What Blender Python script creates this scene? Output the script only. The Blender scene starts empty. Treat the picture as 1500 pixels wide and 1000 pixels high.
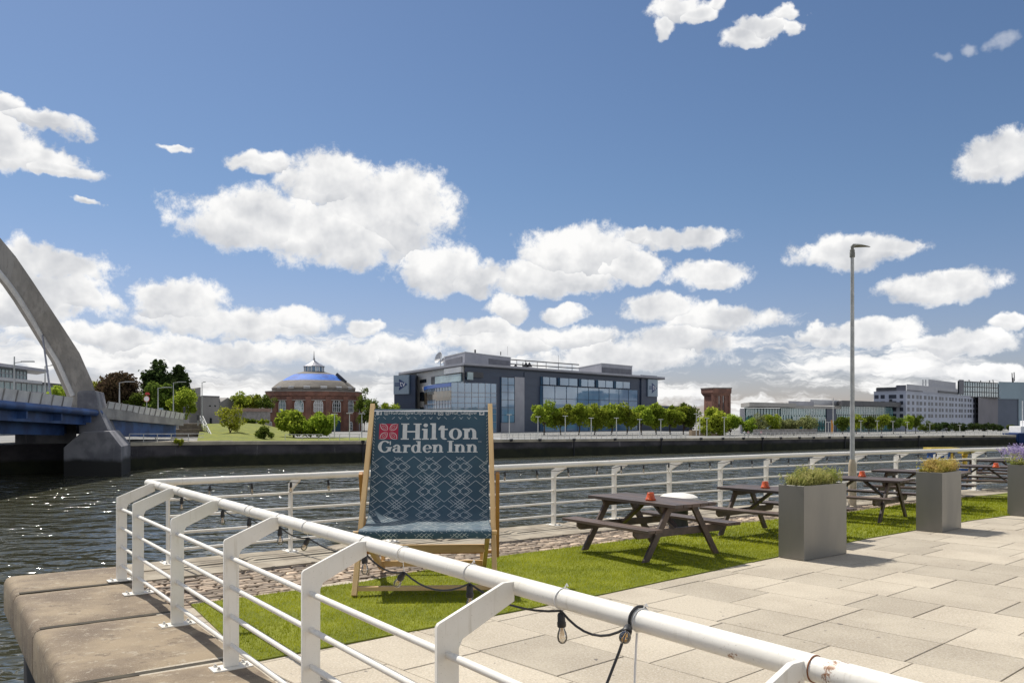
import bpy, bmesh, math, random
import numpy as np
from mathutils import Vector, Matrix
R = math.radians
random.seed(7); rng = np.random.default_rng(7)
sc = bpy.context.scene
COL = sc.collection
F, CX, HY, EYE = 1220.0, 750.0, 613.0, 1.9      # focal length and horizon (units of a 1500 px wide frame), eye height

# ------------------------------------------------------------------ camera
cam_d = bpy.data.cameras.new('camera'); cam = bpy.data.objects.new('camera', cam_d); COL.objects.link(cam)
cam.location = (0, 0, EYE); cam.rotation_euler = (R(90), 0, 0)
cam_d.sensor_width = 36; cam_d.lens = F/1500*36; cam_d.shift_y = (HY-500)/1500
cam_d.clip_end = 20000; cam_d.clip_start = 0.05
sc.camera = cam
sc.view_settings.view_transform = 'Standard'; sc.view_settings.look = 'None'
sc.view_settings.exposure = 0.15; sc.view_settings.gamma = 1
# ------------------------------------------------------------------ sun
SUN_EL, SUN_AZ = R(56), R(-43)                  # azimuth clockwise from +Y (the view direction)
sd = Vector((math.cos(SUN_EL)*math.sin(SUN_AZ), math.cos(SUN_EL)*math.cos(SUN_AZ), math.sin(SUN_EL)))
sun_d = bpy.data.lights.new('sun', 'SUN'); sun_d.energy = 4.6; sun_d.angle = R(0.5); sun_d.color = (1.0, 0.95, 0.87)
sun = bpy.data.objects.new('sun', sun_d); COL.objects.link(sun)
sun.rotation_euler = (-sd).to_track_quat('-Z', 'Y').to_euler()
# ------------------------------------------------------------------ world: sky with cumulus
world = bpy.data.worlds.new('World'); sc.world = world; world.use_nodes = True
wt = world.node_tree; wt.nodes.clear()
class NT:
    """small helper for writing node trees as expressions"""
    def __init__(s, t): s.t = t
    def n(s, typ, **kw):
        o = s.t.nodes.new(typ)
        for k, v in kw.items(): setattr(o, k, v)
        return o
    def put(s, sock, v):
        if hasattr(v, 'is_output') or isinstance(v, bpy.types.NodeSocket): s.t.links.new(v, sock)
        else: sock.default_value = v
    def m(s, op, a, b=None, c=None, clamp=False):
        o = s.n('ShaderNodeMath', operation=op, use_clamp=clamp)
        s.put(o.inputs[0], a)
        if b is not None: s.put(o.inputs[1], b)
        if c is not None: s.put(o.inputs[2], c)
        return o.outputs[0]
    def vm(s, op, a, b=None, out=0):
        o = s.n('ShaderNodeVectorMath', operation=op); s.put(o.inputs[0], a)
        if b is not None: s.put(o.inputs[1], b)
        return o.outputs[out]
    def noise(s, vec, scale, detail=4, rough=.55, dist=0.0, lac=2.0, out=0):
        o = s.n('ShaderNodeTexNoise'); s.put(o.inputs['Vector'], vec); s.put(o.inputs['Scale'], scale)
        s.put(o.inputs['Detail'], detail); s.put(o.inputs['Roughness'], rough); s.put(o.inputs['Distortion'], dist)
        s.put(o.inputs['Lacunarity'], lac)
        return o.outputs[out]
    def ss(s, v, a, b, lo=0.0, hi=1.0):
        o = s.n('ShaderNodeMapRange', interpolation_type='SMOOTHSTEP')
        s.put(o.inputs[0], v); s.put(o.inputs[1], a); s.put(o.inputs[2], b); s.put(o.inputs[3], lo); s.put(o.inputs[4], hi)
        return o.outputs[0]
    def mix(s, f, a, b):
        o = s.n('ShaderNodeMix', data_type='RGBA'); s.put(o.inputs[0], f)
        s.put(o.inputs[6], a if not isinstance(a, tuple) else (a+(1,))[:4]); s.put(o.inputs[7], b if not isinstance(b, tuple) else (b+(1,))[:4])
        return o.outputs[2]
    def xyz(s, x, y, z):
        o = s.n('ShaderNodeCombineXYZ')
        for i, v in enumerate((x, y, z)): s.put(o.inputs[i], v)
        return o.outputs[0]
W = NT(wt)
tc = W.n('ShaderNodeTexCoord').outputs['Generated']
sky = W.n('ShaderNodeTexSky', sky_type='NISHITA', sun_disc=False, sun_elevation=SUN_EL, sun_rotation=SUN_AZ,
          air_density=1.0, dust_density=.5, ozone_density=3.0, altitude=0)
sep = W.n('ShaderNodeSeparateXYZ'); wt.links.new(tc, sep.inputs[0])
sx, sy, sz = sep.outputs
az = W.m('ARCTAN2', sx, sy)
hor = W.m('SQRT', W.m('ADD', W.m('MULTIPLY', sx, sx), W.m('MULTIPLY', sy, sy)))
el = W.m('ARCTAN2', sz, hor)
ae0 = W.xyz(az, el, 0.0)
# cumulus heaps: (px, py, half width, half height) measured on the photograph, turned into directions on the dome
HEAPS = [(385,325,125,44),(485,270,70,44),(375,240,52,15),(560,310,115,62),(480,340,140,45),(640,395,68,36),(690,410,60,22),(850,375,85,40),(800,405,110,24),(920,395,60,22),
 (1000,353,62,17),(945,350,28,12),(1040,408,62,20),(960,452,62,22),(745,450,36,19),(822,457,30,12),(1258,366,96,25),(1330,362,34,16),(1378,421,104,23),
 (1490,225,82,38),(1465,240,40,18),(-5,200,75,48),(45,225,70,22),(105,245,42,13),(70,180,60,16),(20,160,40,14),(128,288,18,6),(80,385,78,26),(110,430,48,34),(60,440,90,46),(20,400,40,50),
 (260,440,66,32),(360,470,140,24),(440,468,70,20),(985,10,40,20),(965,38,20,18),(1022,20,34,14),(1048,4,20,10),(1088,52,30,15),(1118,34,32,16),(1150,14,24,12),(1148,40,18,14),(262,217,22,7),(545,478,30,12),(520,520,70,24),(600,512,60,22),
 (740,495,110,20),(830,490,80,16),(690,480,60,14),(1060,470,90,20),(990,500,100,22),(1260,490,90,18),(1195,487,34,14),(1400,505,120,17),(1480,475,44,12),(1385,507,60,18),(920,520,140,22),(330,515,150,20),(150,495,120,18),(1460,550,70,16)]
WK = [(1380,85,20,8),(1425,70,18,10),(1478,60,28,14)]
warp = W.noise(tc, 7.0, 3, .6, out=1)
w2 = W.vm('MULTIPLY', W.vm('SUBTRACT', warp, (.5,.5,.5)), (.10, .035, 0))
warpf = W.noise(tc, 34.0, 3, .6, out=1)
w3 = W.vm('MULTIPLY', W.vm('SUBTRACT', warpf, (.5,.5,.5)), (.036, .024, 0))
ae = W.vm('ADD', W.vm('ADD', ae0, w2), w3)
def heap(px, py, hw, hh):
    x, z = (px-CX)/F, (HY-py)/F
    a = math.atan2(x, 1); e = math.atan2(z, math.hypot(x, 1))
    a2 = math.atan2((px+hw-CX)/F, 1); e2 = math.atan2((HY-py+hh)/F, math.hypot(x, 1))
    d = W.vm('MULTIPLY', W.vm('SUBTRACT', ae, (a, e, 0)), (.93/(a2-a), .90/(e2-e), 0))
    return (W.vm('DOT_PRODUCT', d, d, out=1), d)
acc = None
for h in HEAPS:
    q, d = heap(*h); dy = W.vm('DOT_PRODUCT', d, (0, 1, 0), out=1)
    if acc is None: acc, under = q, dy
    else:
        pick = W.m('LESS_THAN', q, acc); under = W.m('ADD', W.m('MULTIPLY', pick, dy), W.m('MULTIPLY', W.m('SUBTRACT', 1.0, pick), under))
        acc = W.m('SMOOTH_MIN', acc, q, .25)
fb = W.noise(tc, 24.0, 9, .66)
fbl = W.noise(tc, 9.0, 5, .6)
fb2 = W.noise(tc, 60.0, 6, .72, .3)
dens = W.m('ADD', W.m('SUBTRACT', 1.0, W.m('MINIMUM', acc, 4.0)), W.m('ADD', W.m('MULTIPLY', W.m('SUBTRACT', fb, .5), 2.3), W.m('MULTIPLY', W.m('SUBTRACT', fb2, .5), 1.3)))
mask = W.ss(dens, -.25, .50)
# layered far cumulus towards the horizon
v_l = W.vm('MULTIPLY', ae0, (5.0, 26.0, 1.0))
nl = W.noise(W.vm('ADD', v_l, W.vm('MULTIPLY', w3, (6, 26, 0))), 1.0, 8, .62)
cov = W.ss(el, R(3.2), R(9.5), .462, .76)
mask2 = W.ss(W.m('SUBTRACT', nl, cov), -.03, .10)
# the rest of the dome, out of view, clouds thickened to add fill light
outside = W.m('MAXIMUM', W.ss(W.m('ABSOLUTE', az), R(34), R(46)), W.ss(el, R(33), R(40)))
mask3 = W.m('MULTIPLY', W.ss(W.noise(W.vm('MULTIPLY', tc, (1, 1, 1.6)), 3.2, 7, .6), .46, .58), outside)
wk = None
for h in WK:
    q = heap(*h)[0]; wk = q if wk is None else W.m('MINIMUM', wk, q)
mask4 = W.m('MULTIPLY', W.ss(W.m('ADD', W.m('SUBTRACT', 1.0, wk), W.m('MULTIPLY', W.m('SUBTRACT', fb, .5), 2.6)), .1, 1.2), .35)
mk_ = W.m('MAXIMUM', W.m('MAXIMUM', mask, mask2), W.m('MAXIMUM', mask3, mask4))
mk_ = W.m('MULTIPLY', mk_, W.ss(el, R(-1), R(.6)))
# body shading: hollows of the heap a little greyer than its rim
shade_n = W.noise(W.vm('ADD', tc, (.0, .0, .03)), 11.0, 5, .55)
inner = W.ss(W.m('ADD', W.m('SUBTRACT', 1.0, acc), W.m('MULTIPLY', W.m('SUBTRACT', shade_n, .5), 3.2)), .2, 1.25)
lay = W.ss(W.noise(W.vm('ADD', v_l, (3.0, .55, 0)), 1.0, 5, .6), .42, .62)
grey = W.m('MAXIMUM', W.m('MULTIPLY', inner, .9), W.m('MULTIPLY', W.m('MULTIPLY', lay, W.m('SUBTRACT', 1.0, mask)), .8))
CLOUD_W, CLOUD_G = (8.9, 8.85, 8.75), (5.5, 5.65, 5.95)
rel = W.m('SUBTRACT', W.noise(tc, 15.0, 4, .55), W.noise(W.vm('ADD', tc, (-.010, .004, .016)), 15.0, 4, .55))
rel2 = W.m('SUBTRACT', nl, W.noise(W.vm('ADD', v_l, (-.03, .22, 0)), 1.0, 8, .62))
base_ = W.m('MULTIPLY', W.ss(W.m('ADD', under, W.m('MULTIPLY', W.m('SUBTRACT', shade_n, .5), 1.6)), .25, -.75), W.m('MULTIPLY', mask, .75))
grey = W.m('ADD', W.m('MAXIMUM', W.m('MULTIPLY', grey, .7), base_), W.m('MULTIPLY', W.m('ADD', rel, W.m('MULTIPLY', rel2, W.m('SUBTRACT', 1.0, mask))), -2.6), clamp=True)
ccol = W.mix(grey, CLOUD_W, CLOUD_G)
# clouds opposite the sun, front-lit; brightness raised to add fill light
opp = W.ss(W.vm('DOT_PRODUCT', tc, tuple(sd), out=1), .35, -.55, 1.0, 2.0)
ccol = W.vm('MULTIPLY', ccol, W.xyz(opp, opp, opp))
tint = W.n('ShaderNodeMix', data_type='RGBA', blend_type='MULTIPLY'); tint.inputs[0].default_value = 1.0
wt.links.new(sky.outputs[0], tint.inputs[6]); W.put(tint.inputs[7], W.mix(W.ss(el, R(2), R(16)), (.74, .68, .80), (.66, .71, .775)))
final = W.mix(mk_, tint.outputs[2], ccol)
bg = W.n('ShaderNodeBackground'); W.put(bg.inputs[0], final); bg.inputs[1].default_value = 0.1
wo = W.n('ShaderNodeOutputWorld'); wt.links.new(bg.outputs[0], wo.inputs[0])
world.cycles.sampling_method = 'MANUAL'; world.cycles.sample_map_resolution = 512

# ------------------------------------------------------------------ helpers
def mk(name, col, col2=None, rough=.6, scale=3.0, detail=5, bump=0.0, bscale=40.0, metal=0.0, stretch=(1,1,1), contrast=(.38,.62), rvar=0.0, spec=.5, coord='Object'):
    m_ = bpy.data.materials.new(name); m_.use_nodes = True; t = m_.node_tree; N = NT(t)
    b = t.nodes['Principled BSDF']; b.inputs['Roughness'].default_value = rough; b.inputs['Metallic'].default_value = metal
    b.inputs['Specular IOR Level'].default_value = spec
    co = N.vm('MULTIPLY', N.n('ShaderNodeTexCoord').outputs[coord], stretch)
    if col2 is None: col2 = tuple(c*.8 for c in col)
    f = N.ss(N.noise(co, scale, detail, .6), contrast[0], contrast[1])
    N.put(b.inputs['Base Color'], N.mix(f, col, col2))
    if rvar: N.put(b.inputs['Roughness'], N.ss(N.noise(co, scale*2.3, 4), .3, .7, rough-rvar, rough+rvar))
    if bump:
        bp = N.n('ShaderNodeBump'); bp.inputs['Distance'].default_value = bump; bp.inputs['Strength'].default_value = 1
        N.put(bp.inputs['Height'], N.noise(co, bscale, 5, .6)); N.put(b.inputs['Normal'], bp.outputs[0])
    m_['N'] = 0
    return m_
def nodes(m_): return NT(m_.node_tree), m_.node_tree.nodes['Principled BSDF']
BASE = {}
def tag(o, label=None, cat=None, group=None, kind=None):
    for k, v in (('label', label), ('category', cat), ('group', group), ('kind', kind)):
        if v: o[k] = v
    return o
def empty(name, loc, label=None, cat=None, group=None, rz=0.0):
    o = bpy.data.objects.new(name, None); o.empty_display_size = .2; COL.objects.link(o); o.location = loc; o.rotation_euler.z = rz
    BASE[o.name] = Vector(loc); return tag(o, label, cat, group)
def link(name, me, parent=None, loc=None):
    o = bpy.data.objects.new(name, me); COL.objects.link(o)
    if parent is not None: o.parent = parent; BASE[o.name] = BASE.get(parent.name, Vector((0,0,0)))
    else: o.location = loc or (0,0,0); BASE[o.name] = Vector(loc or (0,0,0))
    return o
SPLIT = {'pipe_sleeve','roof_frame','upper_floor','parapet_post','parapet','girder','louvre','wall_panel','terrace_recess','terrace_glass','roof_vent','handrail','antenna','cabin','flagpole','bench_seat','deck','window','vent_pipe','rust_ring','abutment','wall','mast','fender','social_icon_mark','step_flight','lamp_head','filament','bolt','hanger','rail','top_pipe','cornice_trim','top_cap','roof_box'}
class MB:
    def __init__(s): s.v = []; s.f = []; s.mi = []; s.cur = 0
    def add(s, vs, fs):
        k = len(s.v); s.v += [tuple(p) for p in vs]; s.f += [tuple(i+k for i in f) for f in fs]; s.mi += [s.cur]*len(fs); return s
    def hexa(s, p): # 8 points: bottom 0-3 ccw, top 4-7
        return s.add(p, [(3,2,1,0),(4,5,6,7),(0,1,5,4),(1,2,6,5),(2,3,7,6),(3,0,4,7)])
    def box(s, c, d, rz=0.0, M=None):
        c = Vector(c); x, y, z = [k/2 for k in d]; ca, sa = math.cos(rz), math.sin(rz)
        P = [(-x,-y,-z),(x,-y,-z),(x,y,-z),(-x,y,-z),(-x,-y,z),(x,-y,z),(x,y,z),(-x,y,z)]
        if M is not None: Q = [c+M@Vector(p) for p in P]
        else: Q = [c+Vector((p[0]*ca-p[1]*sa, p[0]*sa+p[1]*ca, p[2])) for p in P]
        return s.hexa(Q)
    def bar(s, p0, p1, w, h, up=(0,0,1)): # w sideways, h along up
        p0, p1 = Vector(p0), Vector(p1); d = (p1-p0).normalized(); u = Vector(up); sd_ = d.cross(u)
        if sd_.length < 1e-5: sd_ = d.cross(Vector((1,0,0)))
        sd_.normalize(); u = sd_.cross(d).normalized(); a, b = sd_*w/2, u*h/2
        return s.hexa([p0-a-b, p0+a-b, p1+a-b, p1-a-b, p0-a+b, p0+a+b, p1+a+b, p1-a+b])
    def tube(s, pts, r, n=10, cap=True):
        pts = [Vector(p) for p in pts]; k0 = len(s.v); m = len(pts); rs = r if isinstance(r, (list, tuple)) else [r]*m
        ref = None
        for i, p in enumerate(pts):
            d = (pts[min(i+1,m-1)]-pts[max(i-1,0)]).normalized()
            if ref is None: ref = d.cross(Vector((0,0,1)) if abs(d.z) < .9 else Vector((1,0,0))).normalized()
            ref = (ref - d*ref.dot(d)).normalized(); q = d.cross(ref)
            for j in range(n):
                a = 2*math.pi*j/n; s.v.append(tuple(p+(ref*math.cos(a)+q*math.sin(a))*rs[i]))
        for i in range(m-1):
            for j in range(n):
                a, b = k0+i*n+j, k0+i*n+(j+1)%n; s.f.append((a, b, b+n, a+n)); s.mi.append(s.cur)
        if cap:
            s.f.append(tuple(k0+j for j in range(n))[::-1]); s.f.append(tuple(k0+(m-1)*n+j for j in range(n))); s.mi += [s.cur]*2
        return s
    def lathe(s, c, prof, n=16, M=None): # prof [(r,z)]
        c = Vector(c); k0 = len(s.v)
        for r, z in prof:
            for j in range(n):
                a = 2*math.pi*j/n; p = Vector((r*math.cos(a), r*math.sin(a), z)); s.v.append(tuple(c+(M@p if M is not None else p)))
        for i in range(len(prof)-1):
            for j in range(n):
                a, b = k0+i*n+j, k0+i*n+(j+1)%n; s.f.append((a, b, b+n, a+n)); s.mi.append(s.cur)
        s.f.append(tuple(k0+j for j in range(n))[::-1]); s.f.append(tuple(k0+(len(prof)-1)*n+j for j in range(n))); s.mi += [s.cur]*2
        return s
    def prism(s, poly, z0, z1): # plan polygon
        a = sum(poly[i][0]*poly[(i+1)%len(poly)][1]-poly[(i+1)%len(poly)][0]*poly[i][1] for i in range(len(poly)))
        if a < 0: poly = poly[::-1]
        n = len(poly)
        return s.add([(p[0],p[1],z0) for p in poly]+[(p[0],p[1],z1) for p in poly],
                     [tuple(range(n))[::-1], tuple(range(n,2*n))]+[(i,(i+1)%n,(i+1)%n+n,i+n) for i in range(n)])
    def extr(s, poly, vec): # 3D polygon extruded by a vector
        v = Vector(vec); n = len(poly)
        return s.add([tuple(p) for p in poly]+[tuple(Vector(p)+v) for p in poly],
                     [tuple(range(n)), tuple(range(n,2*n))[::-1]]+[((i+1)%n,i,i+n,(i+1)%n+n) for i in range(n)])
    def islands(s):
        par = list(range(len(s.v)))
        def f(i):
            while par[i] != i: par[i] = par[par[i]]; i = par[i]
            return i
        for fc in s.f:
            for k in fc[1:]: par[f(k)] = f(fc[0])
        gr = {}
        for fc in s.f: gr.setdefault(f(fc[0]), []).append(fc)
        out = []
        for fs in gr.values():
            idx = sorted({i for fc in fs for i in fc}); mp_ = {i: k for k, i in enumerate(idx)}; q = MB()
            q.v = [s.v[i] for i in idx]; q.f = [tuple(mp_[i] for i in fc) for fc in fs]; q.mi = [0]*len(q.f); out.append(q)
        return out
    def build(s, name, mat_, parent=None, loc=None, bevel=0.0, seg=2, smooth=True, fix=True, ang=35, done=False):
        if not done and name in SPLIT and len(s.f) < 3000:
            isl = s.islands()
            if 1 < len(isl) <= 60:
                out = [q.build(name, mat_, parent, loc, bevel, seg, smooth, fix, ang, True) for q in isl]; return out[0]
        me = bpy.data.meshes.new(name)
        off = BASE.get(parent.name, Vector((0,0,0))) if parent is not None else Vector(loc or (0,0,0))
        v = np.array(s.v, dtype=float).reshape(-1, 3) - np.array(off)
        me.from_pydata([tuple(p) for p in v], [], s.f)
        for k in (mat_ if isinstance(mat_, (list, tuple)) else [mat_]): me.materials.append(k)
        if isinstance(mat_, (list, tuple)): me.polygons.foreach_set('material_index', s.mi)
        if fix and len(s.f) < 20000:
            bm = bmesh.new(); bm.from_mesh(me); bmesh.ops.recalc_face_normals(bm, faces=bm.faces); bm.to_mesh(me); bm.free()
        if smooth:
            me.polygons.foreach_set('use_smooth', [True]*len(me.polygons)); me.set_sharp_from_angle(angle=R(ang))
        me.update()
        o = link(name, me, parent, loc)
        if bevel:
            b = o.modifiers.new('bevel', 'BEVEL'); b.width = bevel; b.segments = seg; b.limit_method = 'ANGLE'; b.angle_limit = R(40)
            b.harden_normals = True
        return o
def copy_tree(o, parent=None):
    c = o.copy(); COL.objects.link(c); c.parent = parent
    for ch in [x for x in TREE.get(o.name, [])]: copy_tree(ch, c)
    return c
TREE = {}
def reg(root):
    """remember children for quick copying"""
    def walk(o):
        TREE[o.name] = list(o.children)
        for c in o.children: walk(c)
    walk(root)
def quads_mesh(name, V): # V: (n,4,3)
    n = len(V); me = bpy.data.meshes.new(name); me.vertices.add(n*4); me.vertices.foreach_set('co', V.reshape(-1).astype(np.float32))
    me.loops.add(n*4); me.loops.foreach_set('vertex_index', np.arange(n*4, dtype=np.int32))
    me.polygons.add(n); me.polygons.foreach_set('loop_start', np.arange(0, n*4, 4, dtype=np.int32)); me.polygons.foreach_set('loop_total', np.full(n, 4, dtype=np.int32))
    me.update(calc_edges=True); me.validate(); return me
def tris_mesh(name, V):
    n = len(V); me = bpy.data.meshes.new(name); me.vertices.add(n*3); me.vertices.foreach_set('co', V.reshape(-1).astype(np.float32))
    me.loops.add(n*3); me.loops.foreach_set('vertex_index', np.arange(n*3, dtype=np.int32))
    me.polygons.add(n); me.polygons.foreach_set('loop_start', np.arange(0, n*3, 3, dtype=np.int32)); me.polygons.foreach_set('loop_total', np.full(n, 3, dtype=np.int32))
    me.update(calc_edges=True); return me
def G(px, py, z=0.0): # point on a level plane under an image position
    Y = F*(EYE-z)/(py-HY); return Vector(((px-CX)/F*Y, Y, z))
K = 1.5
def B(px, py, D): # far point: image position at distance D (far bank units)
    Y = D*K; return Vector(((px-CX)/F*Y, Y, EYE-(py-HY)/F*Y))

# ------------------------------------------------------------------ materials
M = {}
M['white_paint'] = mk('white_paint', (.80,.765,.69), (.72,.68,.59), rough=.42, scale=2.2, contrast=(.45,.75), bump=.0006, bscale=60)
N, b = nodes(M['white_paint'])     # chips of rust and grime on the old paint
co = N.n('ShaderNodeTexCoord').outputs['Object']
old = b.inputs['Base Color'].links[0].from_socket
rust = N.ss(N.m('MULTIPLY', N.noise(co, 9, 8, .75), N.noise(co, 1.3, 2)), .40, .44)
N.put(b.inputs['Base Color'], N.mix(rust, N.mix(N.ss(N.noise(co, 120, 3, .7), .64, .74), N.mix(N.m('MULTIPLY', N.ss(N.noise(N.vm('MULTIPLY', co, (1,1,.07)), 28, 4, .65), .56, .74), .38), old, (.47,.41,.30)), (.42,.38,.31)), (.30,.15,.07)))
M['rust'] = mk('rust', (.20,.075,.03), (.30,.13,.06), rough=.9, scale=30)
M['bolt'] = mk('bolt', (.62,.60,.56), rough=.45, metal=.3)
M['black_plastic'] = mk('black_plastic', (.018,.018,.02), rough=.5)
M['white_cord'] = mk('white_cord', (.75,.74,.72), rough=.6)
M['timber'] = mk('timber', (.62,.42,.19), (.47,.29,.115), rough=.6, scale=5, stretch=(1,1,.12), bump=.0008, bscale=60)
M['timber_dark'] = mk('timber_dark', (.40,.20,.05), (.30,.14,.035), rough=.6, scale=5, stretch=(1,1,.12))
M['brown_wood'] = mk('brown_wood', (.105,.068,.050), (.055,.039,.031), rough=.5, scale=6, stretch=(.15,1,1), bump=.001, bscale=40, rvar=.1)
M['terracotta'] = mk('terracotta', (.62,.10,.02), (.48,.065,.012), rough=.35, scale=8)
M['planter_grey'] = mk('planter_grey', (.225,.215,.19), (.19,.183,.165), rough=.38, scale=1.3, metal=.35, stretch=(1,1,.25), rvar=.06)
M['soil'] = mk('soil', (.03,.022,.015), rough=1, scale=20, bump=.01, bscale=30)
M['galv'] = mk('galv', (.42,.43,.42), (.34,.35,.34), rough=.5, metal=.25, scale=8)
M['beige_paint'] = mk('beige_paint', (.50,.42,.30), (.40,.33,.23), rough=.5, scale=6)
M['lamp_grey'] = mk('lamp_grey', (.16,.16,.135), rough=.5)
M['yellow'] = mk('yellow', (.72,.46,.02), (.6,.36,.02), rough=.45, scale=6)
M['yellow_worn'] = mk('yellow_worn', (.50,.36,.03), (.36,.27,.03), rough=.6, scale=6)
M['blue_paint'] = mk('blue_paint', (.03,.12,.36), rough=.45)
def leafmat(name, c1, c2, trans=.45, scale=1.2):
    m_ = bpy.data.materials.new(name); m_.use_nodes = True; t = m_.node_tree; N = NT(t); t.nodes.clear()
    co = N.n('ShaderNodeTexCoord').outputs['Object']; oi = N.n('ShaderNodeObjectInfo').outputs['Random']
    f = N.ss(N.noise(N.vm('ADD', co, N.xyz(N.m('MULTIPLY', oi, 40), 0, 0)), scale, 5, .65), .35, .65)
    c = N.mix(f, c1, c2)
    hs = N.n('ShaderNodeHueSaturation'); N.put(hs.inputs['Color'], c); N.put(hs.inputs['Value'], N.m('ADD', .82, N.m('MULTIPLY', oi, .36)))
    N.put(hs.inputs['Hue'], N.m('ADD', .49, N.m('MULTIPLY', oi, .022)))
    d = N.n('ShaderNodeBsdfDiffuse'); N.put(d.inputs[0], hs.outputs[0])
    tr = N.n('ShaderNodeBsdfTranslucent'); hs2 = N.n('ShaderNodeHueSaturation'); N.put(hs2.inputs['Color'], hs.outputs[0]); hs2.inputs['Value'].default_value = 1.5; hs2.inputs['Hue'].default_value = .485
    N.put(tr.inputs[0], hs2.outputs[0])
    mx = N.n('ShaderNodeMixShader'); mx.inputs[0].default_value = trans; t.links.new(d.outputs[0], mx.inputs[1]); t.links.new(tr.outputs[0], mx.inputs[2])
    o = N.n('ShaderNodeOutputMaterial'); t.links.new(mx.outputs[0], o.inputs[0]); return m_
M['leaf_bright'] = leafmat('leaf_bright', (.16,.225,.026), (.245,.30,.04), .55)
M['leaf_mid'] = leafmat('leaf_mid', (.065,.105,.02), (.115,.155,.028))
M['leaf_dark'] = leafmat('leaf_dark', (.03,.05,.018), (.055,.08,.024), .35)
M['leaf_copper'] = leafmat('leaf_copper', (.07,.05,.033), (.10,.08,.038), .35)
M['leaf_yellow'] = leafmat('leaf_yellow', (.22,.26,.03), (.30,.33,.045))
M['leaf_pale'] = leafmat('leaf_pale', (.16,.19,.07), (.24,.25,.11))
M['flower'] = leafmat('flower', (.30,.24,.42), (.42,.34,.54), .3)
M['heather'] = leafmat('heather', (.34,.31,.07), (.48,.36,.14), .35, 6)
M['herb'] = leafmat('herb', (.28,.34,.09), (.46,.46,.18), .35, 6)
M['bark'] = mk('bark', (.10,.075,.055), (.06,.045,.035), rough=.95, scale=6, stretch=(1,1,.2))
def glassy(name, c1, c2, rough=.04, scale=.06, stretch=(1,1,1)):
    m_ = mk(name, c1, c2, rough=rough, scale=scale, stretch=stretch, spec=1.0, detail=3); N, b = nodes(m_)
    b.inputs['IOR'].default_value = 1.5
    return m_
M['glass_blue'] = glassy('glass_blue', (.10,.20,.32), (.17,.30,.43))
M['glass_teal'] = glassy('glass_teal', (.035,.14,.15), (.09,.26,.26), scale=.2)
M['glass_dark'] = glassy('glass_dark', (.012,.016,.022), (.03,.035,.04))
M['glass_pale'] = glassy('glass_pale', (.16,.25,.27), (.25,.36,.38), scale=.3)
# ================================================================== water
ZW = -5.75
WX = dict(kind='structure')
mw = bpy.data.materials.new('river_water'); mw.use_nodes = True; N, b = nodes(mw)
b.inputs['Roughness'].default_value = .065; b.inputs['IOR'].default_value = 1.33; b.inputs['Specular IOR Level'].default_value = .5
co = N.n('ShaderNodeTexCoord').outputs['Object']
N.put(b.inputs['Base Color'], N.mix(N.noise(co, .03, 3), (.048,.048,.030), (.066,.066,.042)))
n1 = N.noise(N.vm('MULTIPLY', co, (.75, 1.0, 1)), .50, 1, .5, .35)
n2 = N.noise(N.vm('MULTIPLY', co, (.75, 1.1, 1)), 1.5, 1.5, .5, .4)
gust = N.ss(N.noise(co, .03, 4), .38, .62, .45, 1.25)
hgt = N.m('MULTIPLY', N.m('ADD', N.m('MULTIPLY', n1, 1.0), N.m('MULTIPLY', n2, .24)), gust)
bp = N.n('ShaderNodeBump'); bp.inputs['Strength'].default_value = 1; bp.inputs['Distance'].default_value = 1.0; N.put(bp.inputs['Height'], hgt)
N.put(b.inputs['Normal'], bp.outputs[0])
mb = MB(); mb.add([(-2500,-400,ZW),(2500,-400,ZW),(2500,3000,ZW),(-2500,3000,ZW)], [(0,1,2,3)])
tag(mb.build('river_water', mw), kind='structure')

# ================================================================== near quay frame
C0 = Vector((-4.54, 10.4, 0)); ANG = R(36.8)
va = Vector((math.cos(ANG), math.sin(ANG), 0)); vn = Vector((-va.y, va.x, 0))       # along the back rail, outwards over the water
vb = Vector((.58, -.814, 0)).normalized(); vm_ = Vector((-vb.y, vb.x, 0))            # along the near rail, inwards
def FA(t, n, z=0.0): return C0 + va*t + vn*n + Vector((0,0,z))
def FB(t, m, z=0.0): return C0 + vb*t + vm_*m + Vector((0,0,z))
# plan of the back rail: it bends slowly to the right far away
ctrl = [(0,0),(9.5,0),(13,-.10),(16.5,-.45),(20,-1.0),(24,-1.9),(30,-3.6),(40,-7.2),(60,-16)]
def bend(t):
    for (a, p), (c, q) in zip(ctrl, ctrl[1:]):
        if t <= c: return p+(q-p)*(t-a)/(c-a)
    return ctrl[-1][1]
def RP(t, n=0.0, z=0.0): # point beside the back rail path
    e = .3; d = Vector((1, (bend(t+e)-bend(t-e))/(2*e), 0)) if t > 1 else Vector((1,0,0)); d.normalize()
    p = FA(t, bend(t) if t > 0 else 0, z); nn = (va*(-d.y)+vn*d.x); return p+nn*n

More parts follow.
